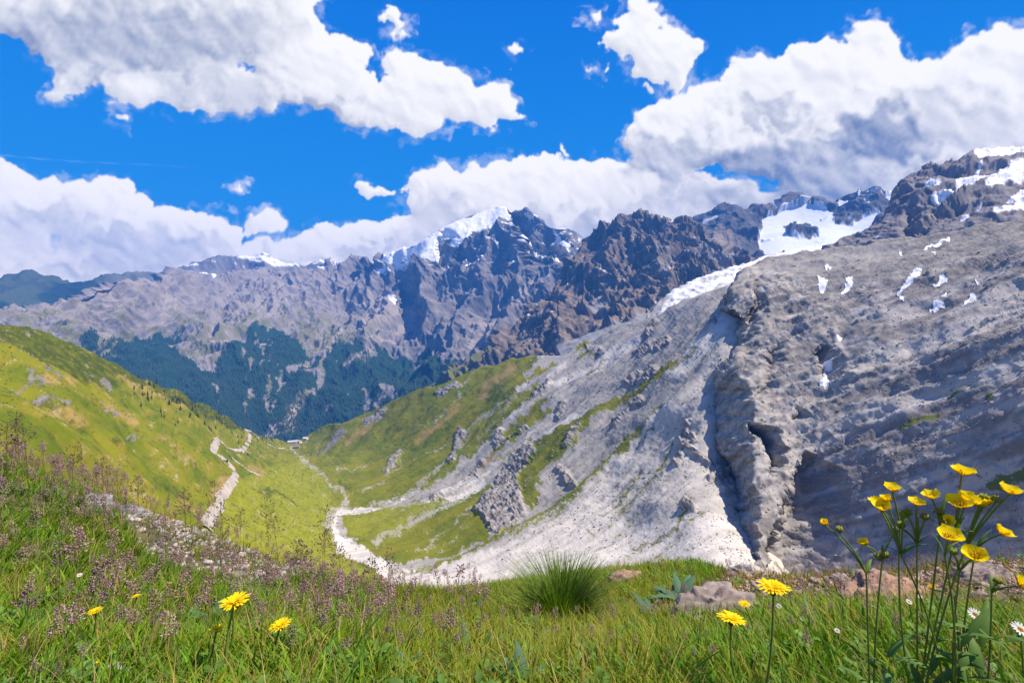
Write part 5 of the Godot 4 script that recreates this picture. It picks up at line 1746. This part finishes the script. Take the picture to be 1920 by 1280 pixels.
func buttercup_plant(base: Array, joints: Array, label: String) -> void:
	# base: [u, v, r]; joints: [fork [u, v, r], ends [[u, v, r, size px or -1 for a bud]]]
	var root := at(base[0], base[1], base[2])
	root.y = ground_y(root.x, root.z)
	var o := thing("buttercup_plant", root, label, "flower", "buttercups on the dry brow")
	for j in joints:
		var fork := at(j[0][0], j[0][1], j[0][2])
		var sway := Vector3(rnd(-0.02, 0.02), 0, rnd(-0.01, 0.01))
		var start := root + Vector3(rnd(-0.012, 0.012), -0.01, rnd(-0.012, 0.012))
		var pts := spline(Vector3.ZERO + start - root, (start + fork) * 0.5 + sway + Vector3((start.x - fork.x) * 0.18, 0.0, 0.0) - root, fork - root, 10)
		put("stem", stem_mesh(pts, 0.0009, 0.0007), o)
		for e in j[1]:
			var tip := at(e[0], e[1], e[2])
			var mid := (fork + tip) * 0.5 + Vector3((fork.x - tip.x) * 0.12, 0.004, 0)
			var dir := tip - mid
			if e[3] > 0:
				put("stem", stem_mesh(spline(fork - root, mid - root, tip - root, 7), 0.0009, 0.0007), o)
				add_buttercup(o, tip, e[3] / F * tip.length(), (dir.normalized() + Vector3(rnd(-0.25, 0.25), 1.2, rnd(-0.1, 0.5))), -0.22 if e[3] > 35 else -0.55)
			else:
				put("stem", stem_mesh(spline(fork - root, mid - root, tip - root, 5), 0.0009, 0.0006), o)
				add_bud(o, tip, 0.0065)
	for j in joints:
		for k in 3:
			var bract := put("leaf", broad_leaf(rnd(0.016, 0.030), rnd(0.002, 0.0035), c3(0.10, 0.18, 0.035), c3(0.12, 0.21, 0.045), rnd(0.1, 0.5)), o)
			bract.rotation = Vector3(rnd(-0.5, 0.2), TAU * k / 3 + rnd(-0.5, 0.5), 0)
			bract.position = at(j[0][0], j[0][1], j[0][2]) - root
	for k in 14:
		var leaf := put("leaf", broad_leaf(rnd(0.03, 0.06), rnd(0.006, 0.010), c3(0.09, 0.17, 0.035), c3(0.11, 0.20, 0.045), rnd(0.2, 0.6)), o)
		leaf.rotation = Vector3(rnd(-0.3, 0.3), TAU * k / 7 + rnd(-0.4, 0.4), 0)
		leaf.position = Vector3(rnd(-0.01, 0.01), rnd(0.0, 0.09), rnd(-0.01, 0.01))

func make_long_blades() -> void:
	var straw := c3(0.42, 0.36, 0.20)
	var fresh := c3(0.16, 0.22, 0.06)
	for q in [[1665,1330,1560,1200,1450,1122,0.62,0.0016,fresh,"long pale blade leaning over beside the hawkbits"],[1690,1330,1640,1220,1580,1150,0.60,0.0012,straw,"thin bleached stalk leaning towards the buttercups"],[58,1330,66,1150,76,1032,0.72,0.0012,straw,"upright bleached straw standing in deep grass"],[600,1330,690,1160,757,1112,0.66,0.0020,fresh,"dark arching blade across the pink grass heads"],[182,1330,180,1240,181,1140,0.7,0.0010,straw,"straight thin stalk under a yellow flower"],[330,1330,300,1200,240,1130,0.68,0.0014,fresh,"green blade bending over in tall grass"],[1240,1330,1290,1250,1360,1215,0.62,0.0014,fresh,"green blade bending down below the flat rock"],[860,1330,900,1240,960,1205,0.64,0.0016,fresh,"broad green blade below the tussock"]]:
		var root := at(q[0], q[1], q[6])
		root.y = minf(root.y, ground_y(root.x, root.z))
		var o := thing("long_grass", root, q[9], "grass", "single long blades and stalks")
		var g := Geo.new()
		var pts := spline(Vector3.ZERO, at(q[2], q[3], q[6]) - root, at(q[4], q[5], q[6]) - root, 12)
		var ws := []
		for k in 13: ws.append(q[7] * (1.0 - pow(k / 12.0, 3.0) * 0.9))
		g.strip(pts, Vector3(0.8, 0.0, 0.6), ws, q[8], q[8], 0.4)
		put("blade", g.mesh(leaf_material), o)

func make_flowers() -> void:
	make_long_blades()
	petal_mesh = cup_petal()
	buttercup_plant([1738, 1330, 0.58], [
		[[1720,1020,0.56], [[1718,946,0.56,40],[1703,966,0.555,-1],[1735,975,0.56,-1],[1690,990,0.56,-1]]],
		[[1690,1040,0.55], [[1656,956,0.55,52],[1644,944,0.56,38],[1664,940,0.555,34],[1695,970,0.555,-1]]],
		[[1688,990,0.57], [[1673,920,0.57,42]]],
		[[1764,985,0.57], [[1747,934,0.57,44],[1762,965,0.57,-1],[1776,978,0.56,34]]],
		[[1790,1010,0.58], [[1800,950,0.57,58],[1814,942,0.58,52],[1804,890,0.585,54]]],
		[[1810,1030,0.60], [[1836,950,0.60,52],[1848,944,0.60,40],[1895,926,0.60,50],[1845,938,0.6,-1],[1868,942,0.6,-1]]],
		[[1772,1040,0.54], [[1779,1010,0.53,58]]]],
		"tall branching buttercup with a dozen yellow cups on the dry brow")
	buttercup_plant([1650, 1290, 0.56], [
		[[1625,1075,0.56], [[1548,984,0.56,30],[1574,998,0.56,-1]]],
		[[1655,1050,0.555], [[1623,1022,0.55,34],[1648,1050,0.555,-1],[1660,1046,0.555,-1],[1678,1000,0.57,-1]]]],
		"smaller buttercup leaning away with two little yellow cups")
	buttercup_plant([1800, 1310, 0.60], [
		[[1800,1070,0.57], [[1828,1046,0.55,54],[1788,1040,0.57,-1]]],
		[[1830,1030,0.62], [[1878,1002,0.62,44]]],
		[[1790,1120,0.62], [[1750,1106,0.66,24]]]],
		"low buttercup with broad yellow cups facing the valley")
	buttercup_plant([1850, 1290, 0.62], [
		[[1860,1110,0.60], [[1914,1100,0.60,46],[1872,1095,0.6,-1]]]],
		"buttercup with a single low cup bent over the gravel")
	# open yellow composite flowers
	var g := Geo.new()
	g.strip([Vector3(0, 0, 0.1), Vector3(0, 0.10, 0.45), Vector3(0, 0.13, 0.8), Vector3(0, 0.10, 1.0)], Vector3.RIGHT, [0.04, 0.075, 0.085, 0.06], c3(0.88, 0.64, 0.008), c3(0.92, 0.76, 0.012))
	ray_mesh = g.mesh(petal_material)
	for q in [[1450,1104,0.60,60,"large open yellow hawkbit beside the rusty orange rock",1],[1372,1162,0.62,52,"open yellow hawkbit on a short stem below the flat brown rock",1],[1396,1133,0.85,22,"little half closed yellow flower behind the two open hawkbits",1],[440,1130,0.66,56,"wide golden flower head beside the rounded blue leaves",1],[526,1173,0.62,40,"golden flower head among pink grass heads",1],[406,1180,0.68,28,"half hidden golden flower below the wide one",1],[437,1152,0.7,16,"narrow closed golden flower under the wide head",0],[183,1250,0.66,18,"closed orange flower bud in deep grass",0],[255,1118,0.9,16,"tiny yellow flower far from the others in tall grass",1],[178,1146,0.85,22,"yellow flower under a pink grass head",1]]:
		var p := at(q[0], q[1], q[2])
		var foot := Vector3(p.x + rnd(-0.02, 0.02), 0, p.z + rnd(-0.01, 0.02))
		foot.y = ground_y(foot.x, foot.z)
		var o := thing("yellow_flower", foot, q[4], "flower", "golden flowers in the grass")
		put("stem", stem_mesh(spline(Vector3.ZERO, (p - foot) * 0.5 + Vector3(rnd(-0.01, 0.01), 0, 0), p - foot, 7), 0.0014, 0.0011), o)
		var f := Node3D.new()
		f.name = "flower_head"
		o.add_child(f)
		f.position = p - foot
		f.basis = Basis(Quaternion(Vector3.UP, Vector3(rnd(-0.15, 0.15), 1, rnd(-0.12, 0.08)).normalized()))
		var rad: float = q[3] / F * p.length() * 0.40
		for ring in 3:
			var m: int = [26, 20, 14][ring]
			for k in m:
				var petal := put("petal", ray_mesh, f)
				var len: float = rad * [1.0, 0.78, 0.5][ring] * rnd(0.88, 1.08)
				var wide := rad * 0.95
				var lift: float = [0.05, 0.22, 0.5][ring] if q[5] == 1 else 1.25
				petal.basis = Basis(Vector3.UP, TAU * (k + ring * 0.4) / m + rnd(-0.06, 0.06)) * Basis(Vector3.RIGHT, -lift + rnd(-0.1, 0.1)) * Basis.from_scale(Vector3(wide, len, len))
		var gc := Geo.new()
		for k in 9:
			var a := TAU * k / 9
			gc.spindle(Vector3(0, -rad * 0.5, 0), Vector3(cos(a) * 0.45, 1, sin(a) * 0.45), rad * 0.55, rad * 0.12, c3(0.07, 0.12, 0.03), 4)
		put("calyx", gc.mesh(leaf_material), f)
	# white daisies
	var gd := Geo.new()
	gd.strip([Vector3(0, 0, 0.25), Vector3(0, 0.04, 0.6), Vector3(0, 0.03, 1.0)], Vector3.RIGHT, [0.07, 0.12, 0.07], c3(0.72, 0.70, 0.72), c3(0.80, 0.76, 0.80))
	var white := gd.mesh(petal_material)
	for q in [[1829,1152,0.72,30,"white daisy with yellow eye beside the gravel"],[1914,1180,0.70,34,"white daisy at the far end of the gravel, half cut off"],[1725,1118,0.95,12,"small pale daisy behind the buttercup stems"],[1705,1128,0.9,14,"tiny pale flower near the rusty rock"],[1461,1136,1.1,14,"tiny pinkish daisy behind the large hawkbit"],[1505,1160,0.9,12,"pale pink flower beside the long leaves"],[1570,1182,0.75,14,"grey pink clover like head beside the long leaves"],[18,935,2.6,26,"white flower cluster among purple grasses on the brow"],[22,962,2.3,18,"second white flower cluster just under the first"],[86,990,2.0,16,"small white flower head under the grey boulder"],[148,1078,1.1,13,"grey white seed head in tall grass"]]:
		var p := at(q[0], q[1], q[2])
		var foot := Vector3(p.x + 0.01, 0, p.z)
		foot.y = minf(ground_y(foot.x, foot.z), p.y - 0.01)
		var o := thing("white_flower", foot, q[4], "flower", "small pale flowers in the grass")
		put("stem", stem_mesh(spline(Vector3.ZERO, (p - foot) * 0.5, p - foot, 5), 0.0010, 0.0008), o)
		var f := Node3D.new()
		f.name = "flower_head"
		o.add_child(f)
		f.position = p - foot
		f.basis = Basis(Quaternion(Vector3.UP, Vector3(rnd(-0.2, 0.2), 1, rnd(0.3, 0.7)).normalized()))
		var rad: float = q[3] / F * p.length() * 0.29
		for k in 16:
			var petal := put("petal", white, f)
			petal.basis = Basis(Vector3.UP, TAU * k / 16) * Basis(Vector3.RIGHT, rnd(-0.2, 0.0)) * Basis.from_scale(Vector3(rad, rad, rad))
		var gc := Geo.new()
		for k in 18:
			var a := k * 2.4
			var r := rad * 0.3 * sqrt(k / 18.0)
			gc.spindle(Vector3(cos(a) * r, 0, sin(a) * r), Vector3(cos(a) * 0.2, 1, sin(a) * 0.2), rad * 0.22, rad * 0.07, c3(0.72, 0.46, 0.02), 4)
		put("centre", gc.mesh(petal_material), f)
